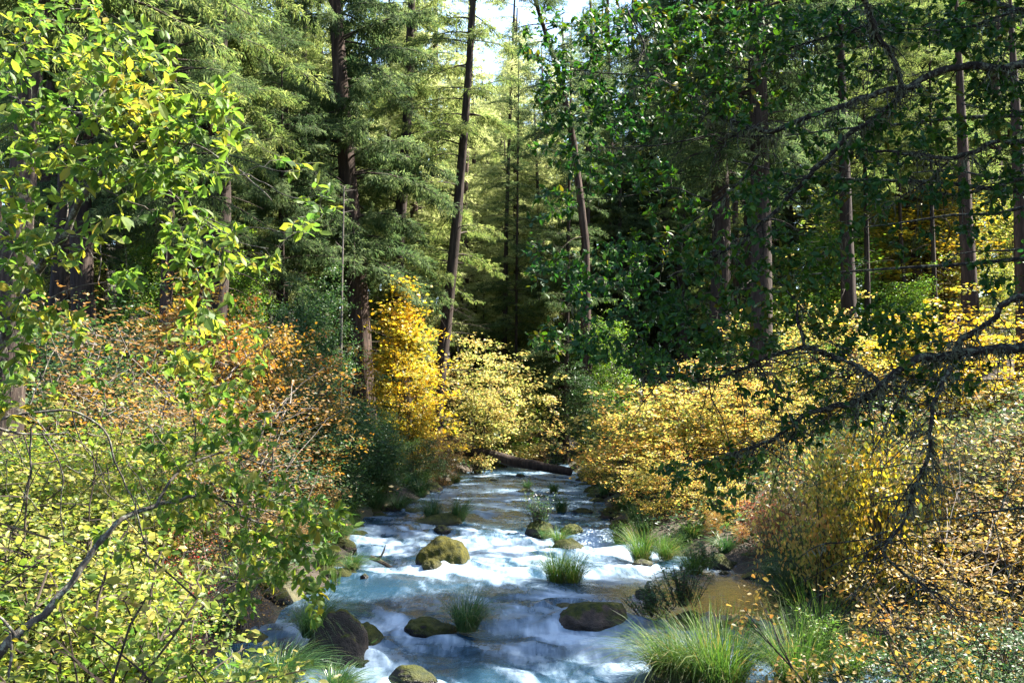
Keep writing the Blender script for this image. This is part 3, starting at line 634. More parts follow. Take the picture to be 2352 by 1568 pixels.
SHK = {
 'maple_a': dict(seed=1, Rr=1.8, H=2.8, ncl=190, per=34, ll=.085, tmpl=LEAF_MAPLE, flat=.25, cs=.165),
 'maple_b': dict(seed=2, Rr=1.5, H=3.6, ncl=210, per=36, ll=.085, tmpl=LEAF_MAPLE, flat=.28, cs=.155),
 'tall_a': dict(seed=3, Rr=1.3, H=5.0, ncl=200, per=34, ll=.10, tmpl=LEAF_MAPLE, flat=.35, cs=.18, top=.45),
 'bush_a': dict(seed=4, Rr=1.2, H=1.7, ncl=200, per=50, ll=.055, tmpl=LEAF_MID, flat=.5, cs=.115),
 'bush_b': dict(seed=5, Rr=1.6, H=2.4, ncl=260, per=46, ll=.065, tmpl=LEAF_MID, flat=.45, cs=.13),
 'bush_c': dict(seed=6, Rr=1.0, H=2.6, ncl=200, per=44, ll=.07, tmpl=LEAF_MID, flat=.5, cs=.17, top=.6),
 'twiggy': dict(seed=7, Rr=1.5, H=2.4, ncl=330, per=11, ll=.06, tmpl=LEAF_MID, flat=.6, cs=.2, nst=34, bare=.25),
 'low': dict(seed=8, Rr=1.2, H=.8, ncl=170, per=44, ll=.06, tmpl=LEAF_MID, flat=.45, cs=.16),
 'near_a': dict(seed=9, Rr=.95, H=1.5, ncl=170, per=26, ll=.050, tmpl=LEAF_BIG, flat=.5, cs=.085, nst=30, lump=.8, nj=.8),
 'near_b': dict(seed=10, Rr=1.1, H=1.1, ncl=170, per=26, ll=.050, tmpl=LEAF_BIG, flat=.5, cs=.085, nst=30, lump=.8, nj=.8),
 'far_tree': dict(seed=15, Rr=2.4, H=9.0, ncl=420, per=36, ll=.13, tmpl=LEAF_MAPLE, flat=.35, cs=.30, top=.7, lump=.4),
 'bush_tall': dict(seed=16, Rr=1.45, H=5.2, ncl=430, per=46, ll=.085, tmpl=LEAF_MID, flat=.5, cs=.165, top=.6, lump=.5),
 'cream': dict(seed=12, Rr=1.25, H=2.1, ncl=130, per=18, ll=.075, tmpl=LEAF_BIG, flat=.25, cs=.15, nst=30),
 'weeping': dict(seed=13, Rr=1.0, H=2.6, ncl=230, per=18, ll=.085, tmpl=LEAF_MID, flat=1.6, cs=.10, hang=2.0, nst=30),
}
def put_shrub(key, mat, px, py, Y, hp, lab, cat='bush', stem='twig', name='bush', group=None, wide=1.0, rz=None, sink=.05):
    """foot at pixel column px; top reaches pixel row py at distance Y; hp = its height in pixels"""
    H0 = SHK[key]['H']; x = at(px, py, Y)[0]; zt = at(px, py, Y)[2]; z0 = tz(x, Y) - sink
    H = max(.4, zt - z0) if hp is None else hp*Y/FPX
    s_ = H/H0/1.06; k = s_*wide
    return thing(name, lab, cat, (x, Y, (zt - H) if hp is not None else z0), shrub_parts(key, mat, stem), rz=(hash((px, py)) % 628)/100 if rz is None else rz, sc=(k, k, s_), group=group)

# ------------------------------------------------------------------ near trees: limb skeleton + twigs grown towards the foliage
class Grow:
    def __init__(s, seed): s.rs = np.random.RandomState(seed); s.wood = Acc(); s.N = []; s.LO = []; s.LD = []; s.LN = []; s.LS = []; s.H = []
    def limb(s, pts, y0, y1, w0, w1, jit=.02, snap=None):
        n = len(pts); yy_ = np.linspace(y0, y1, n); P = np.array([at(p[0], p[1], y) for p, y in zip(pts, yy_)])
        # resample and wobble
        L = np.concatenate([[0], np.cumsum(np.linalg.norm(np.diff(P, axis=0), axis=1))]); m_ = max(6, int(L[-1]/.035)); u = np.linspace(0, L[-1], m_)
        Q = np.stack([np.interp(u, L, P[:, i]) for i in range(3)], 1)
        for _ in range(2): Q[1:-1] = .25*Q[:-2] + .5*Q[1:-1] + .25*Q[2:]
        se = s.rs.randint(999); Q += jit*np.stack([vnoise(u*5, u*0+i*7.3, seed=se) for i in range(3)], 1) + .35*jit*np.stack([vnoise(u*17, u*0+i*7.3, seed=se+1) for i in range(3)], 1)
        w_ = np.linspace(w0, w1, m_)*.5*(1 + .12*vnoise(u*14, u*0, seed=se+2)); r_ = w_*Q[:, 1]/FPX
        s.wood.tube(Q, r_, 8 if w0 > 7 else 6); s.N.append(np.column_stack([Q, r_])); return Q
    def done(s): s.N = [np.concatenate(s.N)]
    def nodes(s):
        if len(s.N) > 1: s.N = [np.concatenate(s.N)]
        return s.N[0]
    def twig(s, T, leaf=.08, nleaf=8, droop=.1, maxr=.005, nj=.45, reach=None, lf=1.0, hang=.15, up=1.0):
        rs = s.rs; Nn = s.nodes(); d = np.linalg.norm(Nn[:, :3] - T, axis=1); k = np.argmin(d + .1*rs.uniform(0, 1, len(d)))
        A = Nn[k, :3]; L = d[k]
        if reach and L > reach: return False
        n = max(4, int(L/.06)); u = np.linspace(0, 1, n)[:, None]; mid = (A+T)/2 + np.array([0, 0, droop*L]) + rs.normal(0, .10*L, 3)
        Q = A*(1-u)**2 + 2*u*(1-u)*mid + T*u**2 + rs.normal(0, .012, (n, 3))*(u > 0)
        r_ = np.linspace(min(maxr, Nn[k, 3]*.75), .0012, n); s.wood.tube(Q, r_, 4, cap=False); s.N.append(np.column_stack([Q, r_]))
        if rs.uniform() < lf:
            ax = unit(Q[-1]-Q[-2]); nl = max(3, int(nleaf*rs.uniform(.5, 1.4)))
            span = min(.30, .8*L); back = rs.uniform(0, 1, nl)**1.3*span
            cum = np.concatenate([[0], np.cumsum(np.linalg.norm(np.diff(Q, axis=0), axis=1))]); uu = cum[-1] - back
            O = np.stack([np.interp(uu, cum, Q[:, i]) for i in range(3)], 1)
            D = ax*.8 + rs.normal(0, .75, (nl, 3)); D[:, 2] -= hang
            s.LO.append(O); s.LD.append(D); s.LN.append(np.array([0, -.25, up]) + rs.normal(0, nj, (nl, 3))); s.LS.append(leaf*rs.uniform(.5, 1.2, nl))
        return True
    def fill(s, ells, depth, **kw):
        """ells: (px, py, rx, ry, count, depth offset) areas of foliage"""
        T = []
        for e in ells:
            n = e[4]; a = s.rs.uniform(0, 2*math.pi, n); r_ = np.sqrt(s.rs.uniform(0, 1, n)); dz = s.rs.uniform(depth[0], depth[1], n) + (e[5] if len(e) > 5 else 0)
            for i in range(n): T.append(at(e[0] + e[2]*r_[i]*math.cos(a[i]), e[1] + e[3]*r_[i]*math.sin(a[i]), dz[i]))
        T = np.array(T); Nn = s.nodes(); d = np.array([np.min(np.linalg.norm(Nn[:, :3]-t_, axis=1)) for t_ in T])
        for i in np.argsort(d + s.rs.uniform(0, .4, len(d))): s.twig(T[i], **kw)
    def leaves(s, tmpl, wide=1.0):
        O = np.concatenate(s.LO); D = np.concatenate(s.LD); Nn = np.concatenate(s.LN); S = np.concatenate(s.LS)[:, None]
        X, Y, Z = frames(D, Nn); a = Acc(); a.inst(tmpl, O, X*S, Y*S*wide, Z*S*s.rs.uniform(.3, 1.6, (len(S), 1))); return a
    def lichen(s, n, rmin, L=.10):
        Nn = s.nodes(); Nn = Nn[Nn[:, 3] > rmin]; rs = s.rs; k = rs.randint(0, len(Nn), n)
        cl = .5 + .5*vnoise(Nn[k, 0]*4, Nn[k, 1]*4, Nn[k, 2]*4, 3); keep = cl > .42; k = k[keep]; n = len(k)
        O = Nn[k, :3] + rs.normal(0, .012, (n, 3)); D = np.array([0, 0, -1.0]) + rs.normal(0, .45, (n, 3)); X, Y, Z = frames(D, rs.normal(0, 1, (n, 3)))
        S = (L*rs.uniform(.3, 1.3, n)*(cl[keep]**1.5+.2))[:, None]; a = Acc(); a.inst(STRIP, O, X*S, Y*.011, Z*S); return a
# ================================================================== placement
# ---- landmark conifers with the trunk lines read from the photograph
def trunk_path(pts, Y, wpx, extra=0.35):
    """pts: base first. returns local path, root location, radius"""
    W = np.array([at(p[0], p[1], Y) for p in pts]); x0, z0 = W[0][0], tz(W[0][0], Y) - .1
    base = W[0].copy(); base[2] = z0
    P = np.vstack([base, W]) if W[0][2] > z0 + .2 else W
    d = W[-1]-W[-2]; P = np.vstack([P, P[-1] + d/np.linalg.norm(d)*(P[-1][2]-z0)*extra])
    return P - base, base, wpx*.5*Y/FPX
def landmark(name, pts, Y, wpx, lab, bark, needle, seed, cb, Lmax, nbr, **kw):
    P, base, r = trunk_path(pts, Y, wpx, kw.pop('extra', .35)); acc = conifer(seed, None, r, cb, Lmax, nbr, path=P, **kw)
    return thing('conifer', lab, 'tree', base, conifer_parts(name, acc, bark, needle, kw.get('limb', 'twig')))
landmark('t1', [(840,1000),(832,850),(818,620),(800,430),(785,220),(768,0)], 42, 58, 'massive straight fir with furrowed reddish trunk left of the yellow maple', 'bark_red', 'needle_shaded', 21, 7.5, 5.2, 120, droop=.42, fs=.85, sp=.17, dead=22, hang=.55, prof=.35, extra=.5, tw=.06)
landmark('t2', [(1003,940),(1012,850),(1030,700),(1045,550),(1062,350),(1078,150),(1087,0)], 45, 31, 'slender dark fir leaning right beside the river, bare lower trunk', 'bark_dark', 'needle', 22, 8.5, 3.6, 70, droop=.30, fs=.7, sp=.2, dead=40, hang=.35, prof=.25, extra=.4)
landmark('t3', [(1158,900),(1163,520),(1172,250),(1178,100)], 64, 13, 'thin pole-straight conifer behind and right of the leaning fir', 'bark_dark', 'needle_sunlit', 23, 6, 2.8, 120, droop=.3, dead=12, prof=.4)
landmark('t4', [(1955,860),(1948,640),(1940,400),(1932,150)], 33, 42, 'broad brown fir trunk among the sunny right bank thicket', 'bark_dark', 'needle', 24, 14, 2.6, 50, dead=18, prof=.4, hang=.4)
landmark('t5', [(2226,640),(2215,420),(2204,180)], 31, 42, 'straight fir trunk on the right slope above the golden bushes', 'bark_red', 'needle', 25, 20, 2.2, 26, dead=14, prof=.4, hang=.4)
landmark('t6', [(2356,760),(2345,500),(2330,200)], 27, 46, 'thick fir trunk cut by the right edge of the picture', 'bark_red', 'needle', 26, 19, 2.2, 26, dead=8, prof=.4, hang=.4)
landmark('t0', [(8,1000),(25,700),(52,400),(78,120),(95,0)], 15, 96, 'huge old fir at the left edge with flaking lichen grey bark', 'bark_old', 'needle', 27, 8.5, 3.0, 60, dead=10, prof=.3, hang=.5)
landmark('t8', [(1345,560),(1318,330),(1290,190),(1248,60)], 52, 26, 'fir with trunk leaning left against the bright sky gap', 'bark_red', 'needle_shaded', 28, 17, 3.6, 60, dead=14, prof=.3, hang=.5)
landmark('t9', [(378,760),(384,640),(392,380)], 30, 34, 'reddish fir trunk behind the orange thicket on the left', 'bark_red', 'needle_shaded', 29, 6.5, 3.6, 90, dead=14, prof=.45, hang=.5, extra=.9)
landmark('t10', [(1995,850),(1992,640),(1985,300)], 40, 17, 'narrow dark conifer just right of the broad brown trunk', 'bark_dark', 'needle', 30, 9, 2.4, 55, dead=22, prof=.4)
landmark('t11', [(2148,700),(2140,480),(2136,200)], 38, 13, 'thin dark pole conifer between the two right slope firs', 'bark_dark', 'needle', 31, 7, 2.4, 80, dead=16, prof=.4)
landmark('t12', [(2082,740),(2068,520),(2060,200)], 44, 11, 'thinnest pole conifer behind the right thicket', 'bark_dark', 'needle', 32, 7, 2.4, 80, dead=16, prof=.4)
landmark('t13', [(1185,860),(1187,600),(1190,300)], 58, 8, 'very thin dark conifer just right of the pole-straight one', 'bark_dark', 'needle_shaded', 33, 3, 2.6, 110, dead=16, prof=.4)
landmark('t14', [(652,930),(650,700),(648,300)], 38, 12, 'young fir with thin stem between orange thicket and massive fir', 'bark_dark', 'needle_shaded', 34, 6.5, 3.0, 90, dead=14, prof=.5, hang=.5)
landmark('t15', [(1300,960),(1302,760),(1306,500)], 55, 13, 'dark shaded fir right behind the river bend', 'bark_dark', 'needle_shaded', 35, 3, 3.0, 130, dead=12, prof=.6, hang=.4, extra=.8)
landmark('t16', [(948,700),(945,560),(946,380)], 62, 18, 'distant brown trunk showing between the massive and the leaning fir', 'bark_red', 'needle_sunlit', 36, 10, 3.4, 90, dead=16, prof=.4, extra=1.0)
# grey snag
P, base, r = trunk_path([(783,860),(786,640),(790,440)], 36, 6, .02)
sn = Acc(); zz = np.linspace(0, 1, 30); PP = np.stack([np.interp(zz, np.linspace(0, 1, len(P)), P[:, i]) for i in range(3)], 1); sn.tube(PP, np.linspace(r*1.3, r*.3, 30), 7)
rs = np.random.RandomState(5)
for _ in range(26):
    q = PP[rs.randint(6, 29)]; a = rs.uniform(0, 6.28); L = rs.uniform(.15, .6); sn.tube(np.stack([q, q + [math.cos(a)*L, math.sin(a)*L, rs.uniform(-.15, .2)]]), [.012, .003], 3, cap=False)
o = obj('dead_tree', sn.mesh('dead_tree', M['bark_grey']), loc=base); tag(o, 'slim silver-grey dead snag standing in front of the massive fir', 'dead tree')

# ---- keep-clear rays: sunlight reaches these places in the photograph
LIT = [((.3, 21.5, .4), 1.6), ((1.5, 24, .4), 1.8), ((3.0, 22, .4), 1.4), ((-2, 22.5, .4), 1.2), ((-1.7, 5.5, 4.6), 1.2), ((-2.4, 6, 3.4), 1.2), ((-3.6, 9, 1.4), 1.8), ((-3.3, 41, 6), 2.0), ((-1.6, 47, 5), 3.6), ((-.4, 52, 5), 3.6),
       ((4, 26, 3.2), 2.4), ((3.2, 24, .8), 1.2), ((6.2, 23, 3), 2.0), ((2.4, 12.2, .7), 1.0), ((3.5, 12, .8), 1.0), ((-8, 24, 4), 2.0), ((-7, 34, 9), 2.0), ((9, 24, 5), 2.0),((-10,30,3),2.0)]
LP = np.array([p for p, _ in LIT], float); LR = np.array([r for _, r in LIT])
def blocks(x, y, z0, H, cb, Rc):
    """does a crown (cone) at x,y stand in one of the kept rays?"""
    zc = np.linspace(z0+cb, z0+H, 10); rr = Rc*(1 - (np.linspace(0, 1, 10))**1.5*.8)
    for p, r_ in zip(LP, LR):
        c = np.stack([np.full(10, x), np.full(10, y), zc], 1) - p; t = c @ SDIR; dd = np.linalg.norm(c - t[:, None]*SDIR, axis=1)
        if np.any((t > 0) & (dd < rr + r_*.6)): return True
    return False
VAR = [
 dict(seed=51, H=30, r0=.36, cb=5, Lmax=3.6, nbr=150, fs=.75, sp=.22, dead=14, hang=.4),
 dict(seed=52, H=26, r0=.28, cb=3, Lmax=3.0, nbr=150, fs=.70, sp=.22, dead=10, hang=.35),
 dict(seed=53, H=33, r0=.42, cb=10, Lmax=4.0, nbr=130, fs=.85, sp=.23, dead=26, hang=.45, prof=.6),
 dict(seed=54, H=18, r0=.2, cb=1.0, Lmax=2.6, nbr=150, fs=.6, sp=.2, dead=4, hang=.3),
 dict(seed=55, H=36, r0=.4, cb=7, Lmax=3.4, nbr=170, fs=.8, sp=.24, dead=20, hang=.3, prof=.7),
]
VM = []
for k in VAR:
    tr, br, cr = conifer(**k); VM.append((tr.mesh('trunk', M['bark_dark'], True), crown_mesh(cr, br, M['needle'], M['twig'])))
def put_conifer(v, x, y, s_, lab, mat, bark='bark_dark', group=None, rz=0):
    a, c = VM[v]
    return thing('conifer', lab, 'tree', (x, y, tz(x, y)-.2), [('trunk', a, M[bark]), ('crown', c, M[mat])], rz=rz, sc=s_, group=group)
rs = np.random.RandomState(77); placed = []; FIRS = []
landXY = [(at(p[0], 700, p[1])[0], p[1]) for p in ((835,42),(1010,45),(1158,64),(1950,33),(2218,31),(2350,27),(20,15),(1320,52),(380,30),(1992,40),(2142,38),(2070,44),(1186,58),(651,38),(1300,55),(945,62))]
def scatter(n, xr, yr, vs, mats, lab, group, dmin, smin=.8, smax=1.15, gap=None):
    c = 0; tries = 0
    while c < n and tries < n*60:
        tries += 1; y = rs.uniform(*yr); x = rs.uniform(xr[0](y), xr[1](y)); v = vs[rs.randint(len(vs))]; s_ = rs.uniform(smin, smax)
        if Lx(y)-1.2 < x < Rx(y)+1.2 and y < 120: continue
        if min([math.hypot(x-a, y-b) for a, b in placed + landXY] + [99]) < dmin: continue
        z = tz(x, y); k = VAR[v]
        if gap and gap(x, y): continue
        if blocks(x, y, z, k['H']*s_, k['cb']*s_, k['Lmax']*s_*.8): continue
        placed.append((x, y)); mt = mats[rs.randint(len(mats))]; o = put_conifer(v, x, y, s_, lab, mt, ['bark_dark', 'bark_red'][rs.randint(2)], group, rs.uniform(0, 6.28)); c += 1; FIRS.append((o, x, y, mt, v))
    print('scatter', lab, c)
vis = lambda k: (lambda y: k*y)
skygap = lambda x, y: 62 < y < 80 and -.012 < x/y < .022
scatter(16, (vis(-.50), vis(-.08)), (30, 52), [1, 2, 0], ['needle', 'needle_shaded', 'needle'], 'full fir standing on the left bank between the orange thicket and the river', 'firs on the left bank', 2.6)
scatter(34, (vis(-.52), vis(-.03)), (52, 85), [0, 1, 2, 4], ['needle_sunlit', 'needle', 'needle_sunlit'], 'pale sunlit fir deep in the forest on the left side', 'pale sunlit firs at left', 2.6, gap=skygap)
scatter(40, (vis(-.06), vis(.14)), (68, 125), [0, 1, 4, 2], ['needle_sunlit', 'needle', 'needle_sunlit'], 'distant fir closing the view behind the river bend', 'firs behind the river bend', 2.3)
scatter(20, (vis(.04), vis(.24)), (46, 74), [1, 4, 0, 2], ['needle_shaded', 'needle'], 'dark fir on the right bank beyond the overhanging yellow bush', 'dark firs beyond the bend', 2.4, gap=skygap)
scatter(34, (vis(.10), vis(.54)), (44, 80), [0, 2, 4], ['needle', 'needle_shaded', 'needle'], 'fir on the right slope seen through the dark near branches', 'firs on the right slope', 2.6)
scatter(80, (vis(-.62), vis(.62)), (88, 150), [0, 2, 4], ['needle_sunlit', 'needle'], 'far fir at the back of the valley, only patches of it showing', 'farthest firs of the valley', 2.8, .9, 1.3, gap=skygap)
scatter(9, (vis(-.035), vis(.06)), (64, 96), [3], ['needle', 'needle_shaded'], 'young fir filling the gap behind the river bend', 'young firs behind the bend', 1.8, .55, .8)
LM = [(-400,'the left picture edge'),(50,'the huge left edge fir'),(385,'the reddish left trunk'),(650,'the thin young fir'),(832,'the massive fir'),(1010,'the leaning fir'),(1165,'the pole-straight conifer'),(1310,'the sky gap fir'),(1950,'the broad brown trunk'),(2215,'the slope fir'),(2350,'the right edge trunk'),(2900,'the right picture edge')]
gapd = {}
for f_ in FIRS:
    if f_[0]['group'] == 'farthest firs of the valley': continue
    px = PW/2 + f_[1]/f_[2]*FPX; g_ = max([q for q in range(len(LM)-1) if LM[q][0] <= px] + [0]); gapd.setdefault(g_, []).append(f_)
for g_, fl in gapd.items():
    for q, f_ in enumerate(sorted(fl, key=lambda a: a[2])):
        f_[0]['label'] = ('nearest' if q == 0 else ordw(q) + ' nearest') + {'needle_sunlit': ' pale', 'needle': ' green', 'needle_shaded': ' dark'}[f_[3]] + {3: ' young'}.get(f_[4], '') + ' fir between ' + LM[g_][1] + ' and ' + LM[g_+1][1]
for (x, y, v, s_, lab) in ((7.6, 30.5, 2, .9, 'tall bare-boled fir behind the yellow vine maples, nearest of three'), (7.0, 34.5, 2, .95, 'tall bare-boled fir behind the yellow vine maples, middle of three'), (9.6, 37.5, 2, 1.0, 'tall bare-boled fir behind the yellow vine maples, farthest of three')):
    put_conifer(v, x, y, s_, lab, 'needle_shaded', rz=x)
# unseen firs added beyond the right edge to shade the front of the river
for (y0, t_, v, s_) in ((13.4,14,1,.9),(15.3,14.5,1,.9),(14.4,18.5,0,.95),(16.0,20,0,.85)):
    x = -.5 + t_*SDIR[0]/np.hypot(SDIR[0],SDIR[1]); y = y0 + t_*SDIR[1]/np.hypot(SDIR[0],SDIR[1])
    put_conifer(v, x, y, s_, 'unseen fir added on the near right bank to shade the front river', 'needle_shaded', group='shade firs added beside the view', rz=x)

# ---- fallen log
p0 = at(1070, 1030, 47); p1 = at(1300, 1080, 45)
u = np.linspace(-.12, 1.05, 40)[:, None]; P = p0*(1-u) + p1*u; P[:, 2] += -.22*np.sin(np.clip(u[:, 0], 0, 1)*math.pi)*.5 + .04*vnoise(u[:, 0]*6, u[:, 0]*0)
lg = Acc(); lg.tube(P, np.linspace(.30, .19, 40)*(1+.06*vnoise(np.arange(40)*.5, np.zeros(40))), 14)
tag(obj('fallen_log', lg.mesh('fallen_log', M['bark_dark'], True)), 'fallen brown tree trunk spanning the river at the bend', 'log')
br_ = Acc()
for q in (8, 15, 22, 30): br_.tube(np.stack([P[q], P[q]+[.05, -.25, .3]]), [.03, .012], 4)
o = obj('branch_stub', br_.mesh('branch_stub', M['bark_old'])); o.parent = bpy.data.objects['fallen_log']
# forked stick in the left of the rapids
st = Acc(); b0 = at(862, 1288, ground(862, 1300)[1]); Y_ = b0[1]
st.tube(np.array([at(p[0], p[1], Y_ + p[2]) for p in ((850,1279,0),(868,1286,0),(884,1294,0),(900,1304,0))]), [.05, .045, .04, .03], 7)
st.tube(np.array([at(p[0], p[1], Y_) for p in ((866,1284),(876,1276),(881,1266),(886,1250))]), [.03, .022, .016, .008], 6)
tag(obj('driftwood', st.mesh('driftwood', M['bark_old'])), 'forked dark driftwood stick poking up from the white rapids at left', 'stick')

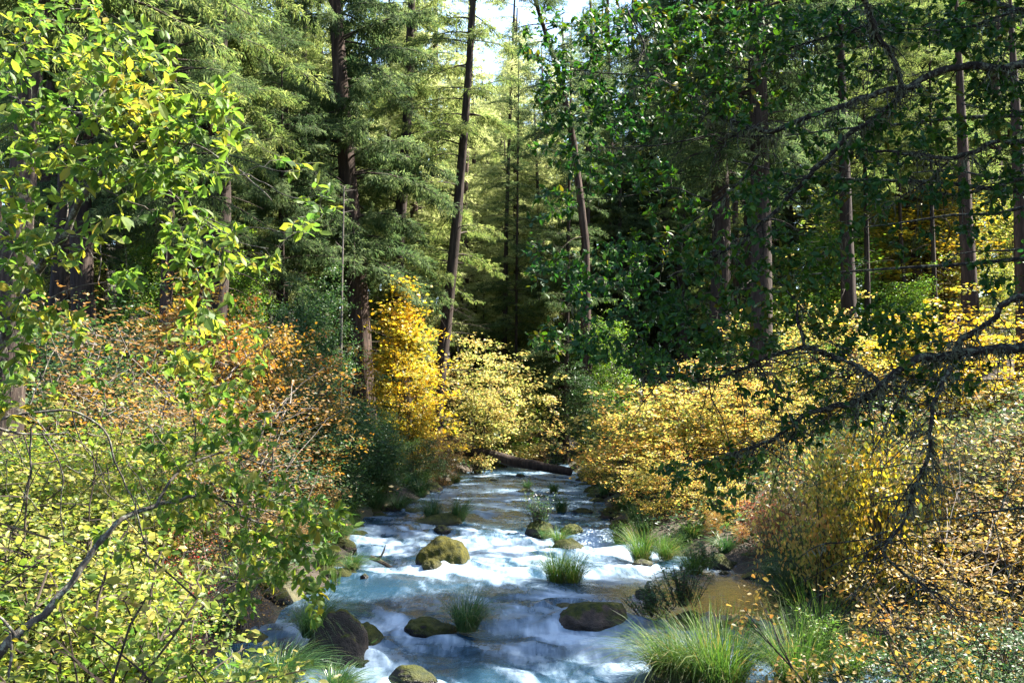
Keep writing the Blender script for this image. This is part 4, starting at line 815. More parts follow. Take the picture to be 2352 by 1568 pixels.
# ---- shrubs: (mesh kind, leaf colour, px, top py, distance, height px or None for down to the ground, width factor, label, category)
SH = [
 ('tall_a','leaf_yellow',930,600,40,None,.95,'tall glowing yellow maple between the massive and the leaning fir','maple'),
 ('maple_b','leaf_yellow',945,800,39,None,.75,'lower yellow maple bush at the foot of the leaning fir','maple'),
 ('maple_b','leaf_paleyellow',1095,770,47,None,.85,'pale yellow round maple just right of the leaning fir','maple'),
 ('maple_a','leaf_paleyellow',1160,810,52,None,.85,'pale yellow maple bush over the left end of the log','maple'),
 ('bush_b','leaf_bright',1160,960,53,None,.9,'bright green bush behind the fallen log','bush'),
 ('bush_b','leaf_rust',1215,990,54,None,.8,'rusty pink low bush at the right behind the fallen log','bush'),
 ('bush_b','leaf_rust',1015,990,39,None,.7,'yellow-brown low bush at the left end of the log','bush'),
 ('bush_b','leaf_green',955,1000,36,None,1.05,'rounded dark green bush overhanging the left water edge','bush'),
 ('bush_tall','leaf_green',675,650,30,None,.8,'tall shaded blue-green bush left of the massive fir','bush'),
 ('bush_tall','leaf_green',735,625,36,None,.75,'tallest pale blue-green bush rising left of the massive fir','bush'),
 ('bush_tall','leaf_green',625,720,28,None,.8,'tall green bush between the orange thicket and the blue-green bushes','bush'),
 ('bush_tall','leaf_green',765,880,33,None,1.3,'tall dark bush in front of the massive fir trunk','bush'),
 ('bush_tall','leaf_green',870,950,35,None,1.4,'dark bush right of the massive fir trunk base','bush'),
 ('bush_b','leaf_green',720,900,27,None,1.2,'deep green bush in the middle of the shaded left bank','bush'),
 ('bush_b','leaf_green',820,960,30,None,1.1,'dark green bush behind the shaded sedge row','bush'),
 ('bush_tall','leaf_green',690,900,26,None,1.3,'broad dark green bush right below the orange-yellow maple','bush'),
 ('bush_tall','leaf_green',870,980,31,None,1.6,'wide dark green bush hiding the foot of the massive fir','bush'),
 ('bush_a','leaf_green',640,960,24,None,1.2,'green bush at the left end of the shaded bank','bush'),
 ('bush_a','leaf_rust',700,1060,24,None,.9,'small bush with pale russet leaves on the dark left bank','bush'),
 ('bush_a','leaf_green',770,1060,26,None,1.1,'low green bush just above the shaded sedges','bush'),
 ('bush_b','leaf_orange',630,745,25,None,.75,'orange leaved bush beside the tall blue-green bush','bush'),
 ('maple_b','leaf_orange',430,640,24,None,.7,'bright orange maple in the middle of the left thicket','maple'),
 ('maple_b','leaf_orange',550,665,24,None,.55,'orange-yellow maple at the right end of the left thicket','maple'),
 ('twiggy','leaf_rust',300,690,21,None,1.3,'rusty brown thicket behind the lime leaves','thicket'),
 ('twiggy','leaf_rust',180,690,20,None,1.2,'brown twiggy bush behind the dark leaning stem','bush'),
 ('twiggy','leaf_rust',420,840,17,None,1.1,'twiggy brown thicket in the centre of the left bank','thicket'),
 ('twiggy','leaf_rust',560,880,18,None,1.1,'twiggy russet thicket near the water on the left','thicket'),
 ('twiggy','leaf_orange',300,860,16,None,1.0,'twiggy orange brown bush low on the left bank','thicket'),
 ('maple_a','leaf_limey',380,930,13.8,None,.75,'yellow-lime bush filling the middle of the left bank','bush'),
 ('maple_a','leaf_limey',160,960,12,None,.85,'yellow-green bush below the arching grey branches','bush'),
 ('twiggy','leaf_rust',560,1100,14,None,.8,'twiggy brown bush hanging to the shaded water at left','thicket'),
 ('twiggy','leaf_red',400,1235,11.5,None,.6,'small reddish leaved bush inside the yellow-green mass','bush'),
 ('near_a','leaf_limey',90,1130,9.3,None,1.1,'sunlit yellow-green bush at the left edge, highest of the near row','bush'),
 ('near_a','leaf_limey',220,1150,9.8,None,1.0,'sunlit small leaved bush right of the highest near one','bush'),
 ('near_a','leaf_lime',330,1260,10.4,None,.85,'yellow-green bush with pale tips beside the dark channel','bush'),
 ('near_b','leaf_limey',60,1290,7.4,None,1.0,'dense lime bush in the bottom left corner','bush'),
 ('near_b','leaf_lime',230,1330,7.8,None,1.0,'glowing lime bush at the bottom, right of the corner one','bush'),
 ('near_b','leaf_limey',300,1370,8.4,None,.7,'lime bush reaching over the dark channel at the bottom','bush'),
 ('near_b','leaf_limey',130,1440,6.2,None,.8,'bright bush cut off by the bottom edge near the left corner','bush'),
 ('near_b','leaf_lime',250,1480,6.8,None,.7,'leafy bush cut off by the bottom edge beside the grass','bush'),
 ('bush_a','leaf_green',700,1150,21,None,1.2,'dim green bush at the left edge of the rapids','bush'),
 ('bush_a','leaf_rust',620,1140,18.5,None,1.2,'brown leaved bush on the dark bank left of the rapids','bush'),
 ('far_tree','leaf_limey',180,470,36,None,.8,'sunny yellow-green tree behind the lime leaves at far left','tree'),
 ('far_tree','leaf_bright',330,520,33,None,.7,'bright green tree between the left edge fir and the reddish trunk','tree'),
 ('far_tree','leaf_limey',470,500,40,None,.8,'pale yellow-green tree just right of the reddish left trunk','tree'),
 ('far_tree','leaf_bright',560,560,36,None,.7,'bright green tree left of the thin young fir','tree'),
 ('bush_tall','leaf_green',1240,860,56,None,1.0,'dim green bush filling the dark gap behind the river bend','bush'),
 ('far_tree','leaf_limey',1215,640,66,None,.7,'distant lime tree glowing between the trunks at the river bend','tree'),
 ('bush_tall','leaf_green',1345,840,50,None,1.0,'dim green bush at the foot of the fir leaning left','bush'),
 ('far_tree','leaf_bright',1400,700,52,None,.8,'green broadleaf tree deep behind the river bend at right','tree'),
 # right side
 ('maple_a','leaf_maple',1450,900,29,None,1.15,'yellow vine maple whose tips overhang the river on the right','maple'),
 ('maple_a','leaf_maple',1560,850,27,None,1.1,'yellow and green vine maple in the middle of the right bank','maple'),
 ('maple_b','leaf_maple',1680,840,26,None,1.1,'tall pale yellow vine maple below the dark branches','maple'),
 ('maple_b','leaf_maple',1780,860,27,None,1.0,'gold vine maple at the right end of the maple bank','maple'),
 ('maple_a','leaf_maple',1520,1020,24,None,.95,'low yellow vine maple hanging towards the water','maple'),
 ('maple_a','leaf_maple',1650,1060,22.5,None,.9,'low golden vine maple above the sunlit sedges','maple'),
 ('maple_a','leaf_yellow',1380,1000,36,None,.9,'yellow bush leaning over the far right water edge','bush'),
 ('bush_b','leaf_green',1290,980,60,None,1.0,'dark green bush closing the far bend of the river','bush'),
 ('bush_b','leaf_orange',1640,1170,21.5,None,.6,'orange leaved low bush behind the bank sedges','bush'),
 ('bush_a','leaf_red',1760,1130,20,None,.8,'crimson leaved bush behind the golden pool','bush'),
 ('bush_a','leaf_orange',1700,1200,20.8,None,.8,'orange brown low bush on the pool bank','bush'),
 ('bush_a','leaf_rust',1820,1110,19,None,1.1,'rusty brown bush up the bank behind the pool','bush'),
 ('bush_b','leaf_green',1850,1190,15.5,None,.9,'grey-green bush drooping to the golden pool','bush'),
 ('bush_a','leaf_green',1800,1280,15.6,None,.9,'low grey-green bush touching the pool water','bush'),
 ('weeping','leaf_maple',1890,990,14.5,None,.9,'weeping shrub with hanging mixed gold and green leaves','bush'),
 ('weeping','leaf_yellow',2010,960,14,None,.9,'weeping shrub with hanging golden leaves beside the mixed gold and green one','bush'),
 ('cream','leaf_cream',2110,1230,10.6,None,.8,'cream yellow leaved shrub above the front sedges','bush'),
 ('cream','leaf_cream',2230,1150,10.8,None,.9,'large cream yellow shrub in the lower right','bush'),
 ('cream','leaf_cream',2330,1180,10.3,None,.9,'cream yellow shrub cut by the right edge','bush'),
 ('cream','leaf_paleyellow',2260,900,14,None,.9,'airy pale gold shrub on the slope at the right edge','bush'),
 ('cream','leaf_paleyellow',2120,900,15,None,1.0,'thin gold leaved shrub on the leaf covered slope','bush'),
 ('cream','leaf_rust',2340,1000,13,None,1.0,'brownish gold shrub low on the right slope','bush'),
 ('bush_a','leaf_green',2290,1420,8.8,None,1.0,'shaded green bush in the bottom right corner','bush'),
 ('bush_a','leaf_green',2150,1440,9.6,None,.9,'dark green bush under the cream shrub at the water','bush'),
 ('near_b','leaf_cream',2180,1440,8.4,None,.7,'small cream leaved bush at the bottom right','bush'),
 ('far_tree','leaf_bright',2080,620,36,None,1.3,'bright green sunlit tree between the right slope trunks','maple'),
 ('far_tree','leaf_limey',2290,590,31,None,1.0,'golden yellow maple high on the right slope','maple'),
 ('maple_a','leaf_yellow',2180,680,26,None,1.1,'yellow-olive maple bush at the foot of the slope fir','maple'),
 ('far_tree','leaf_bright',1850,640,38,None,1.2,'bright green maple behind the broad brown trunk','maple'),
 ('far_tree','leaf_limey',1760,680,40,None,1.2,'yellow-green maple in the far sunlight left of the brown trunk','maple'),
 ('far_tree','leaf_limey',2330,430,36,None,1.3,'lime yellow maple at the upper right edge','maple'),
 ('far_tree','leaf_yellow',2150,380,46,None,1.6,'tall golden tree glowing behind the dark branches at upper right','maple'),
 ('far_tree','leaf_limey',2020,350,50,None,1.6,'tall yellow-green tree glowing behind the dark branches','maple'),
 ('far_tree','leaf_bright',1900,500,44,None,1.5,'tall green broadleaf tree behind the broad brown trunk','tree'),
]
for s_ in SH:
    put_shrub(s_[0], s_[1], s_[2], s_[3], s_[4], s_[5], s_[7], s_[8], wide=s_[6], name='maple' if s_[8] == 'maple' else 'bush', stem='bark_grey' if s_[0] in ('twiggy', 'cream') else 'twig')

rsm = np.random.RandomState(91)
def mixed(n, side, yr, dr, keys, mats, hr, lab, grp):
    ys_ = np.sort(rsm.uniform(yr[0], yr[1], n))
    for i in range(n):
        y = ys_[i]; mt = mats[rsm.randint(len(mats))]; d = rsm.uniform(*dr); x = float(Lx(y) - d if side < 0 else Rx(y) + d); k = keys[rsm.randint(len(keys))]; h = rsm.uniform(*hr)*(1 + .12*d); s_ = h/SHK[k]['H']
        thing('bush', ordw(i) + ' from the front, small ' + {'leaf_green':'green','leaf_rust':'rusty','leaf_paleyellow':'pale yellow','leaf_bright':'bright green','leaf_orange':'orange','leaf_maple':'gold','leaf_limey':'yellow-green','leaf_lime':'lime','leaf_cream':'cream'}[mt] + ' ' + lab, 'bush', (x, y, tz(x, y)-.05), shrub_parts(k, mt, 'bark_grey' if k == 'twiggy' else 'twig'), rz=rsm.uniform(0, 6.28), sc=(s_*1.1, s_*1.1, s_), group=grp)
mixed(26, -1, (17, 42), (2.6, 8), ['bush_a','bush_b','twiggy','bush_b','bush_c'], ['leaf_green','leaf_rust','leaf_green','leaf_green','leaf_green'], (.8, 2.0), 'bush in the thicket along the left bank', 'small bushes of the left bank thicket')
mixed(26, 1, (29, 46), (1.5, 7), ['bush_a','bush_b','twiggy','maple_b','maple_a','twiggy'], ['leaf_maple','leaf_rust','leaf_green','leaf_paleyellow','leaf_bright','leaf_orange','leaf_maple'], (.8, 2.3), 'bush in the thicket along the right bank', 'small bushes of the right bank thicket')
mixed(12, -1, (9.5, 16), (1.6, 4.5), ['twiggy','near_a','bush_a'], ['leaf_rust','leaf_limey','leaf_lime','leaf_orange'], (.8, 1.7), 'bush among the near left growth', 'small bushes of the near left bank')
mixed(10, 1, (9.5, 16), (2.4, 5), ['twiggy','cream','bush_a'], ['leaf_rust','leaf_cream','leaf_green','leaf_orange'], (.6, 1.5), 'bush among the near right growth', 'small bushes of the near right bank')

# ---- leafy water plants
def stemplant(seed, n, H, spread, leaf):
    rs = np.random.RandomState(seed); st = Acc(); O = []; D = []
    for i in range(n):
        a = rs.uniform(0, 6.28); L = H*rs.uniform(.5, 1.1); r_ = spread*rs.uniform(0, 1); b = np.array([math.cos(a)*r_*.5, math.sin(a)*r_*.5, -.03]); e = b + np.array([math.cos(a)*r_*.7, math.sin(a)*r_*.7, L])
        u = np.linspace(0, 1, 6)[:, None]; P = b*(1-u)+e*u; P[:, :2] += (u**2*.15*L*rs.normal(0, 1, 2)); st.tube(P, np.linspace(.006, .003, 6), 4, cap=False)
        m_ = int(22*L/H)+6; k = rs.uniform(.15, 1, m_); O.append(np.stack([np.interp(k, u[:, 0], P[:, q]) for q in range(3)], 1)); d = rs.normal(0, 1, (m_, 3)); d[:, 2] = .25 + .2*rs.normal(size=m_); D.append(d)
    O = np.concatenate(O); D = np.concatenate(D); X, Y, Z = frames(D, np.array([0, 0, 1.0])+rs.normal(0, .3, (len(O), 3))); S = (leaf*rs.uniform(.6, 1.2, len(O)))[:, None]
    l = Acc(); l.inst(LEAF_MID, O, X*S, Y*S*.6, Z*S); return st, l
for i, (px, py, H, n, sp, lab, mt) in enumerate(((1240,1228,.75,46,.35,'upright leafy plant with tiny white flowers on the mossy mound','leaf_green'),(1500,1428,.45,40,.4,'sprawling leafy water plant left of the golden pool edge','leaf_green'),
        (1570,1430,.62,46,.4,'taller leafy water plant on the dark rock by the pool','leaf_green'),(1620,1318,.45,40,.35,'bluish leafy plant on the bank point by the pool','leaf_green'),(1905,1560,.6,50,.4,'fresh green leafy plant growing through the front sedge','leaf_bright'),(1440,1250,.4,30,.3,'leafy plant on the upstream end of the sunlit bank','leaf_bright'))):
    g = ground(px, py); st, l = stemplant(300+i, n, H, sp, .075)
    pr = [('stems', st.mesh('stems', M['twig'])), ('leaves', l.mesh('leaves', M[mt]))]
    if i == 0:
        rs2 = np.random.RandomState(3); f = Acc(); n2 = 26; O = np.stack([rs2.normal(0, .2, n2), rs2.normal(0, .2, n2), .58+rs2.uniform(0, .25, n2)], 1); X, Y, Z = frames(rs2.normal(0, 1, (n2, 3)), rs2.normal(0, 1, (n2, 3))); f.inst(LEAF_MID, O, X*.04, Y*.05, Z*.04)
        mm = bpy.data.materials.new('white_petal'); mm.use_nodes = True; mm.node_tree.nodes['Principled BSDF'].inputs['Base Color'].default_value = (.6, .58, .5, 1); pr.append(('flowers', f.mesh('flowers', mm)))
    thing('water_plant', lab, 'plant', (g[0], g[1]+.1, g[2]+(.25 if i in (0, 2) else .1)), pr)

# ---- leaf litter and undergrowth (uncountable)
def litter(n, xr, yr, seed, name, mat, size, lab, hi=.04, tmpl=LEAF_MID, side=0):
    rs = np.random.RandomState(seed); y = yr[0] + (yr[1]-yr[0])*rs.uniform(0, 1, n)**1.4; x = xr[0] + (xr[1]-xr[0])*rs.uniform(0, 1, n); d = np.maximum(Lx(y)-x, x-Rx(y)); k = d > (.25 if hi > .1 else 1.3); x, y = x[k], y[k]
    z = terrain(x, y) + hi*rs.uniform(.2, 1, len(x)); O = np.stack([x, y, z], 1); D = rs.normal(0, 1, (len(x), 3)); D[:, 2] *= .3; X, Y, Z = frames(D, np.array([0, 0, 1.0]) + rs.normal(0, .4, (len(x), 3))); S = (size*rs.uniform(.6, 1.3, len(x)))[:, None]*(1+y[:, None]/60)
    a = Acc(); a.inst(tmpl, O, X*S, Y*S, Z*S); o = obj(name, a.mesh(name, M[mat])); tag(o, lab, 'ground cover', kind='stuff')
litter(42000, (2.5, 14), (5, 32), 401, 'fallen_leaves', 'leaf_rust', .09, 'brown fallen leaves covering the right slope')
litter(16000, (2.5, 14), (5, 32), 402, 'fallen_leaves', 'leaf_paleyellow', .09, 'yellow fallen leaves scattered on the right slope')
litter(30000, (-16, -2.5), (5, 34), 403, 'fallen_leaves', 'leaf_rust', .09, 'brown fallen leaves on the left bank')
litter(65000, (-12, 13), (9, 50), 404, 'ground_cover', 'leaf_green', .09, 'low green undergrowth along both banks', .35)

# ---- near left tree with lime leaves
G = Grow(501)
G.limb([(-60,880),(0,800),(31,714),(66,668),(102,612),(128,551),(158,505),(189,459),(224,418),(255,377),(275,347),(306,332)], 5.6, 5.4, 26, 10, .03)
G.limb([(306,332),(367,326),(434,337),(490,357),(541,388),(587,423),(622,459)], 5.4, 5.0, 7, 2.5)
G.limb([(275,347),(255,301),(230,275),(189,270),(168,260),(100,242),(46,230),(0,209)], 5.4, 5.9, 7, 3)
G.limb([(230,275),(214,255),(219,235),(240,219),(275,180),(306,148),(330,110)], 5.4, 5.7, 5, 2.5)
G.limb([(306,332),(332,275),(352,240),(370,190)], 5.4, 5.1, 4, 2)
G.limb([(377,330),(390,300),(423,280),(459,265),(500,240)], 5.3, 5.0, 4, 2)
G.limb([(224,418),(300,420),(377,434),(459,505),(541,551),(612,571)], 5.5, 5.0, 5, 2)
G.limb([(541,388),(580,410),(632,435),(690,450),(765,462)], 5.1, 4.8, 3, 1.8)
G.limb([(560,395),(600,380),(650,400),(690,390)], 5.1, 4.9, 2.5, 1.5)
G.limb([(459,505),(540,520),(620,530),(700,530)], 5.1, 4.8, 2.5, 1.5)
G.limb([(100,612),(60,560),(20,540),(-40,500)], 5.5, 5.9, 7, 4)
G.limb([(158,505),(150,430),(163,357),(189,290)], 5.5, 5.7, 4, 2)
G.limb([(128,551),(180,540),(230,560),(235,610),(228,650)], 5.5, 5.2, 3, 1.8)
G.limb([(40,700),(120,680),(200,650),(290,640)], 5.5, 5.2, 4, 2)
G.limb([(-40,180),(40,110),(100,70),(160,20)], 6.2, 6.0, 6, 3)
G.limb([(224,418),(330,470),(420,560),(470,660),(490,760)], 5.5, 5.6, 4, 2)
A_ELL = [(140,60,160,75,95,.4),(100,190,150,90,110,.3),(250,170,120,90,80),(345,130,80,80,40),(320,250,110,70,75),(420,260,110,60,75),(510,215,50,45,26,-.3),(500,290,60,50,30),(200,320,120,70,70),
         (60,330,90,80,55,.3),(340,370,110,50,60),(430,400,90,55,55),(350,430,80,40,30),(250,420,60,50,14),(110,430,90,50,26),(240,520,60,30,16,-.3),(420,510,80,40,26),(500,560,70,50,30),(590,590,50,35,16),
         (140,600,50,30,9),(280,650,60,30,14,-.2),(60,590,80,60,45),(40,680,60,60,35),(690,385,40,22,7),(740,465,50,25,10),(700,530,35,30,8),(470,690,70,60,26),(400,600,90,60,22),(150,740,70,50,20),(60,520,70,50,26),(40,790,60,70,30),(30,900,60,60,24),(20,420,50,60,20)]
A_ELL = [(e[0], e[1], e[2], e[3], int(e[4]*.68)+1) + tuple(e[5:]) for e in A_ELL]
G.fill(A_ELL, (4.7, 5.8), leaf=.077, nleaf=6, droop=.08, nj=.5, hang=.2)
r = empty('leafy_tree', (-4.2, 6.6, tz(-4.2, 6.6))); tag(r, 'near lime green tree arching in from the left edge', 'tree')
def child_world(name, me, r): o = obj(name, me, r); o.location = -r.location; return o
gs = Acc(); q0 = at(-60, 880, 5.6); base = np.array(r.location); u = np.linspace(0, 1, 10)[:, None]; gs.tube(base*(1-u)+q0*u + .1*np.sin(u*3.1)*np.array([-1, 0, 0]), np.linspace(.075, .036, 10), 8)
child_world('trunk', gs.mesh('trunk', M['bark_stem'], True), r)
child_world('branches', G.wood.mesh('branches', M['bark_stem'], True), r); child_world('leaves', G.leaves(LEAF_BIG, .95).mesh('leaves', M['leaf_lime']), r)

# ---- second near shrub tree, lower left
G = Grow(502)
G.limb([(-50,1560),(26,1457),(61,1432),(112,1401),(153,1350),(194,1294),(240,1233),(286,1192),(316,1177),(357,1161),(408,1151),(459,1131),(510,1151),(541,1177),(612,1197)], 5.8, 6.6, 22, 3, .03)
G.limb([(357,1161),(393,1110),(423,1075),(459,1054),(510,1039),(571,1054),(637,1080)], 6.1, 6.6, 8, 2.5)
G.limb([(-20,965),(61,942),(168,942),(214,962),(245,988),(260,1054),(296,1125),(316,1187),(337,1253)], 5.6, 5.9, 7, 3)
G.limb([(-30,978),(51,993),(153,988)], 5.4, 5.6, 8, 3)
G.limb([(61,942),(85,880),(110,830),(135,800)], 5.6, 5.8, 4, 2)
G.limb([(168,942),(180,1000),(215,1060),(240,1120)], 5.6, 5.8, 4, 2)
G.limb([(61,990),(75,1080),(60,1160),(20,1230)], 5.5, 5.7, 5, 2.5)
G.limb([(100,990),(140,1090),(130,1180),(150,1260)], 5.5, 5.7, 4, 2)
G.limb([(26,1457),(30,1500),(20,1568)], 5.7, 5.7, 8, 5); G.limb([(26,1457),(10,1430),(-20,1400)], 5.7, 5.7, 7, 4)
G.limb([(449,1054),(449,983),(434,911),(408,845),(400,800)], 6.4, 6.6, 4, 2)
G.limb([(510,1151),(580,1160),(660,1200),(720,1270),(740,1330)], 6.4, 7.0, 4, 2)
G.limb([(540,1150),(640,1150),(740,1170),(800,1190)], 6.5, 7.2, 4, 2)
G.limb([(571,1054),(600,1000),(615,950)], 6.5, 6.7, 3, 1.5)
for _ in range(26):     # bare lichened twigs
    x0 = G.rs.uniform(0, 340); y0 = G.rs.uniform(930, 1250); a = G.rs.uniform(.4, 2.4); L = G.rs.uniform(60, 200); G.limb([(x0, y0), (x0+L*.5*math.cos(a)+G.rs.uniform(-20, 20), y0+L*.5*math.sin(a)), (x0+L*math.cos(a), y0+L*math.sin(a))], 5.6, 5.9, 2.6, 1.2)
B_ELL = [(430,780,90,60,50),(430,850,90,50,46),(560,800,60,60,20,.3),(560,880,60,45,34),(470,920,70,50,30),(560,990,65,50,34),(440,1010,80,45,30),(600,1000,30,50,14),(390,1040,60,50,22),(500,1110,100,45,50),(600,1130,70,50,40),(700,1170,70,40,44),
         (770,1200,50,35,26,.2),(700,1240,60,40,36),(620,1230,60,50,30),(560,1220,70,50,30),(660,1310,70,45,34),(720,1350,45,40,20),(560,1310,50,50,24),(560,1400,40,40,12),(730,1410,35,25,9),(420,1170,70,60,30),(300,1050,90,80,30,.2),(90,870,90,60,16,.2),(230,830,70,50,18,.3),(280,1250,80,60,22,.3)]
B_ELL = [(e[0], e[1], e[2], e[3], int(e[4]*.62)+1) + tuple(e[5:]) for e in B_ELL]
G.fill(B_ELL, (6.0, 7.0), leaf=.074, nleaf=7, droop=.08, nj=.5, hang=.2)
r = empty('leafy_tree', (-4.6, 7.2, tz(-4.6, 7.2))); tag(r, 'near lime leaved shrub tree with grey bare twigs in the lower left', 'tree')
gs = Acc(); q0 = at(-50, 1560, 5.8); base = np.array(r.location); u = np.linspace(0, 1, 10)[:, None]; gs.tube(base*(1-u)+q0*u, np.linspace(.05, .03, 10), 8)
child_world('trunk', gs.mesh('trunk', M['bark_stem'], True), r)
child_world('branches', G.wood.mesh('branches', M['bark_stem'], True), r); child_world('leaves', G.leaves(LEAF_BIG, .95).mesh('leaves', M['leaf_lime']), r)

# ---- near right tree: dark lichened limbs and glossy leaves in shade
G = Grow(503)
L1 = [(2520,100),(2352,145),(2270,150),(2189,155),(2133,178),(2108,199),(2052,240),(2011,270),(1960,301),(1904,352),(1853,403),(1792,474),(1751,510),(1690,560),(1620,600),(1540,640)]
G.limb(L1, 6.2, 6.8, 22, 5, .035)
G.limb([(2108,199),(2040,205),(1965,224),(1934,250),(1842,275),(1781,308),(1691,281),(1664,265),(1586,222),(1496,175),(1473,98),(1441,12)], 6.3, 6.6, 15, 4, .03)
G.limb([(1781,308),(1730,312),(1644,308),(1574,324),(1496,335),(1437,345),(1371,339)], 6.5, 6.9, 6, 2.5)
G.limb([(1586,222),(1500,172),(1400,168),(1300,160),(1240,170)], 6.6, 7.0, 5, 2)
G.limb([(1960,-60),(1980,0),(2016,51),(2041,102),(2072,153),(2087,199)], 6.0, 6.3, 14, 12, .03)
G.limb([(2500,300),(2352,326),(2291,326),(2240,352),(2174,367),(2118,357),(2021,347),(1975,331)], 6.4, 6.6, 17, 5, .03)
G.limb([(2480,400),(2352,418),(2291,434),(2235,444),(2148,439),(2097,408)], 6.7, 6.9, 11, 4, .03)
G.limb([(2179,367),(2118,423),(2046,474),(1970,520),(1893,581),(1820,620)], 6.6, 6.9, 5, 2)
G.limb([(1746,351),(1710,400),(1648,468),(1597,503),(1554,542),(1476,600),(1420,640)], 6.5, 7.0, 7, 2.5)
G.limb([(1640,470),(1560,430),(1480,445),(1400,460),(1330,450)], 6.7, 7.0, 4, 2)
G.limb([(2500,680),(2352,686),(2291,699),(2271,729),(2225,775),(2201,815)], 6.0, 6.2, 15, 13, .03)
G.limb([(2500,770),(2352,789),(2287,792),(2226,799),(2201,820),(2109,825),(2068,855),(2007,896),(1966,917),(1905,927),(1874,937),(1813,983),(1752,1018),(1681,1039),(1600,1075)], 6.0, 6.8, 26, 4, .035)
G.limb([(2022,885),(1987,850),(1936,825),(1844,797),(1777,817),(1701,845),(1599,878),(1500,860),(1400,830)], 6.2, 6.9, 11, 3, .03)
G.limb([(1844,797),(1840,740),(1838,690),(1790,650)], 6.4, 6.6, 8, 3)
G.limb([(1751,510),(1758,580),(1720,640),(1650,690)], 6.6, 6.8, 5, 2)
G.limb([(2196,835),(2155,901),(2137,962),(2134,1024),(2114,1095),(2089,1141),(2073,1192),(2043,1238),(2027,1273),(2058,1304),(2089,1324),(2160,1375),(2252,1411)], 6.0, 6.0, 11, 4, .03)
G.limb([(2043,1222),(1956,1238),(1885,1253),(1844,1278)], 6.0, 6.2, 5, 2)
G.limb([(2420,1150),(2352,1166),(2262,1177),(2160,1192),(2089,1207)], 5.8, 6.0, 7, 3)
G.limb([(2094,876),(2048,952),(2017,1013),(1992,1064)], 6.2, 6.3, 5, 2)
G.limb([(2137,962),(2150,1034),(2160,1095),(2165,1146)], 6.0, 6.1, 4, 2)
G.limb([(1966,917),(1968,980),(1964,1020)], 6.3, 6.3, 5, 2); G.limb([(2027,1273),(1992,1344),(1960,1400)], 6.0, 6.1, 4, 2)
G.limb([(2352,20),(2250,60),(2150,70),(2060,60)], 6.3, 6.5, 8, 3); G.limb([(1900,90),(1820,110),(1760,150),(1700,130),(1620,110)], 6.5, 6.9, 6, 2.5); G.limb([(2016,51),(1950,70),(1900,90)], 6.3, 6.5, 8, 6)
G.limb([(1500,860),(1430,790),(1370,740),(1300,690)], 6.8, 7.1, 3.5, 1.8); G.limb([(1650,690),(1560,680),(1460,660),(1380,640),(1290,610)], 6.8, 7.1, 4, 2)
for _t in range(560):    # fine lichened side twigs all over the limbs
    Nn = G.nodes(); big = Nn[Nn[:, 3] > .006]
    if _t > 420: big = big[big[:, 2] < 3.6]
    q = big[G.rs.randint(len(big)), :3]; px = PW/2 + q[0]/q[1]*FPX; 
    if px > 2450: continue
    d = G.rs.normal(0, 1, 3); d[2] = -abs(d[2])*.8 + .3; d /= np.linalg.norm(d); L = G.rs.uniform(.12, .5) if _t <= 420 else G.rs.uniform(.3, .9); u = np.linspace(0, 1, 7)[:, None]
    Q = q + d*L*u + G.rs.normal(0, .012, (7, 3))*(u > 0) + np.array([0, 0, -.25*L])*u**2; G.wood.tube(Q, np.linspace(.0045, .0014, 7), 4, cap=False); G.N.append(np.column_stack([Q, np.linspace(.0045, .0014, 7)]))
J_ELL = [(1300,90,110,80,70,.4),(1450,60,130,60,90,.3),(1620,60,130,60,90,.2),(1800,60,130,60,80),(1980,50,120,50,70),(2130,60,120,60,80),(2280,70,110,70,80),
         (1330,210,110,70,90,.3),(1470,250,120,70,90,.2),(1600,150,120,70,80),(1620,270,100,50,50),(1780,180,130,70,70),(1960,160,90,60,40),(2220,200,120,50,50),(1300,330,80,60,44,.2),(1400,400,90,50,40),
         (1260,470,60,50,26,.3),(1480,400,90,40,30),(1520,560,110,50,70),(1650,600,110,60,70),(1390,600,120,50,70,.2),(1300,640,90,50,50,.3),(1450,690,150,60,100),(1600,740,130,60,90),(1750,660,110,60,60),(1230,580,40,40,12,.3),
         (1290,780,90,40,46,.3),(1420,800,120,45,70),(1560,840,130,40,60),(1700,780,110,50,60),(1850,720,100,50,50),(1960,760,100,60,50),(2060,740,90,60,46),(2120,800,60,60,30),(2250,430,100,60,36),(2080,430,110,50,30),(2000,560,120,60,26),(2280,520,80,40,12),
         (1840,990,60,40,24),(1700,1060,80,35,34),(1590,1090,110,35,34),(1680,1110,80,35,16),(1660,1160,40,40,6),(1920,960,80,40,24),(2140,880,90,50,34),(2230,860,60,40,16),(1880,880,90,40,26),(1780,900,80,40,24),(2060,960,60,50,10),(1880,640,90,40,20),(1540,470,80,40,22),(2320,250,60,80,40),(2330,380,50,60,26),(2180,300,110,50,40),(2050,330,80,50,30),(1880,330,90,60,34),(2300,640,70,50,20),(1760,430,90,50,40),(1700,500,90,60,30),(1860,450,90,60,40),(1960,480,80,60,30),(1840,560,90,50,36),(2080,300,90,60,30),(2200,560,80,50,20)]
J_ELL = [(e[0], e[1], e[2], e[3], int(e[4]*(1.1 if e[1] < 480 else .9))) + tuple(e[5:]) for e in J_ELL]
G.fill(J_ELL, (6.1, 7.1), leaf=.057, nleaf=8, droop=.05, nj=.55, hang=.3)
TX, TY = 5.6, 7.4
r = empty('leafy_tree', (TX, TY, tz(TX, TY))); tag(r, 'near dark tree with lichened black limbs and glossy leaves on the right', 'tree')
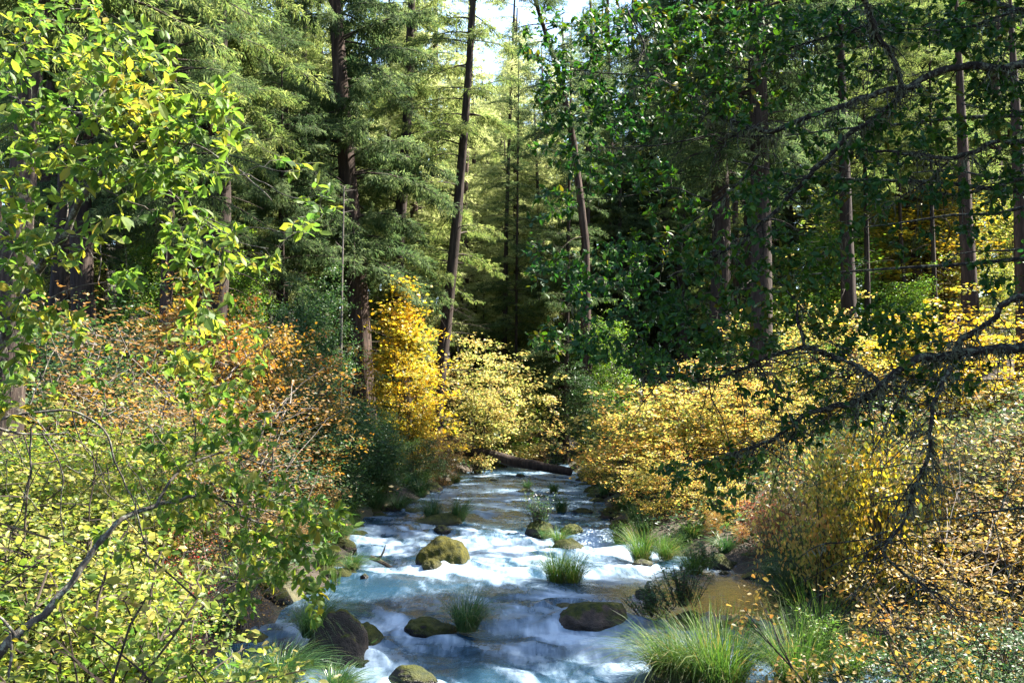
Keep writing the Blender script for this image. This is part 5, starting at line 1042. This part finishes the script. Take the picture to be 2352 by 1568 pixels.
# its unseen crown above the picture: limbs and leaves added to shade the branches
tr = Acc(); zb = tz(TX, TY); tr.tube(np.stack([TX + .25*np.sin(np.linspace(0, 3, 16)), np.full(16, TY), np.linspace(zb-.2, zb+10.8, 16)], 1), np.linspace(.22, .07, 16), 12)
for (px, py, Yq, wq) in ((2520,100,6.2,22),(2500,300,6.4,17),(2480,400,6.7,11),(2500,680,6.0,15),(2500,770,6.0,26),(2420,1150,5.8,7),(1960,-60,6.0,14),(2352,20,6.3,8)):
    b0 = at(px, py, Yq); a0 = np.array([TX, TY, max(zb+.6, b0[2]-.5)]); u = np.linspace(0, 1, 10)[:, None]; r1 = wq*.5*Yq/FPX
    tr.tube(a0*(1-u) + b0*u + np.array([0, 0, .18])*np.sin(u*math.pi) + .03*np.sin(u*9)*np.array([0, 1, 0])*(1-u), np.linspace(r1*1.7, r1*1.02, 10), 8)
C_ = []
for _ in range(84):
    a = G.rs.uniform(0, 6.28); L = G.rs.uniform(1.2, 4.0); z = zb + G.rs.uniform(3.4, 10.2); u = np.linspace(0, 1, 8)[:, None]; e = np.array([math.cos(a)*L, math.sin(a)*L, G.rs.uniform(.1, .9)]); Q = np.array([TX, TY, z]) + e*u + G.rs.normal(0, .03, (8, 3))*(u > 0)
    tr.tube(Q, np.linspace(.03, .006, 8), 6); C_.append(Q[2:])
C_ = np.concatenate(C_)
def over_view(q):   # in sight of the camera?
    dx, dy, dz = q[0], q[1], q[2]-CAMZ; yv = dy*_c + dz*_s; zv = -dy*_s + dz*_c; return yv > 0 and abs(dx/yv)*FPX < PW/2+30 and abs(zv/yv)*FPX < PH/2+30
nn = 0
NW = [((-1.6,5.3,4.6),1.5),((-2.3,6,3.6),1.3),((-1.9,6.5,2.2),1.3),((-3.6,8.5,1.4),1.7),((-1.2,5.2,3.6),1.0)]
def sunway(q):  # gaps shaped in the added crown so sun reaches the left foliage
    for p_, r_ in NW:
        c_ = np.array(q)-np.array(p_); t_ = c_ @ SDIR
        if np.linalg.norm(c_ - t_*SDIR) < r_: return True
    return False
for _ in range(12500):
    q = C_[G.rs.randint(len(C_))] + G.rs.normal(0, .28, 3)
    if over_view(q) or sunway(q): continue
    nl = 9; G.LO.append(q + G.rs.normal(0, .09, (nl, 3))); G.LD.append(G.rs.normal(0, 1, (nl, 3))*[1, 1, .4]); G.LN.append(np.array([0, 0, 1.0])+G.rs.normal(0, .5, (nl, 3))); G.LS.append(.085*G.rs.uniform(.7, 1.2, nl))
child_world('trunk', tr.mesh('trunk', M['bark_lichen'], True), r)
child_world('branches', G.wood.mesh('branches', M['bark_lichen'], True), r); child_world('leaves', G.leaves(LEAF_BIG, 1.0).mesh('leaves', M['leaf_dark']), r)
child_world('lichen', G.lichen(9000, .003, .09).mesh('lichen', M['lichen']), r)
print('script time', round(time.time()-T0, 1))
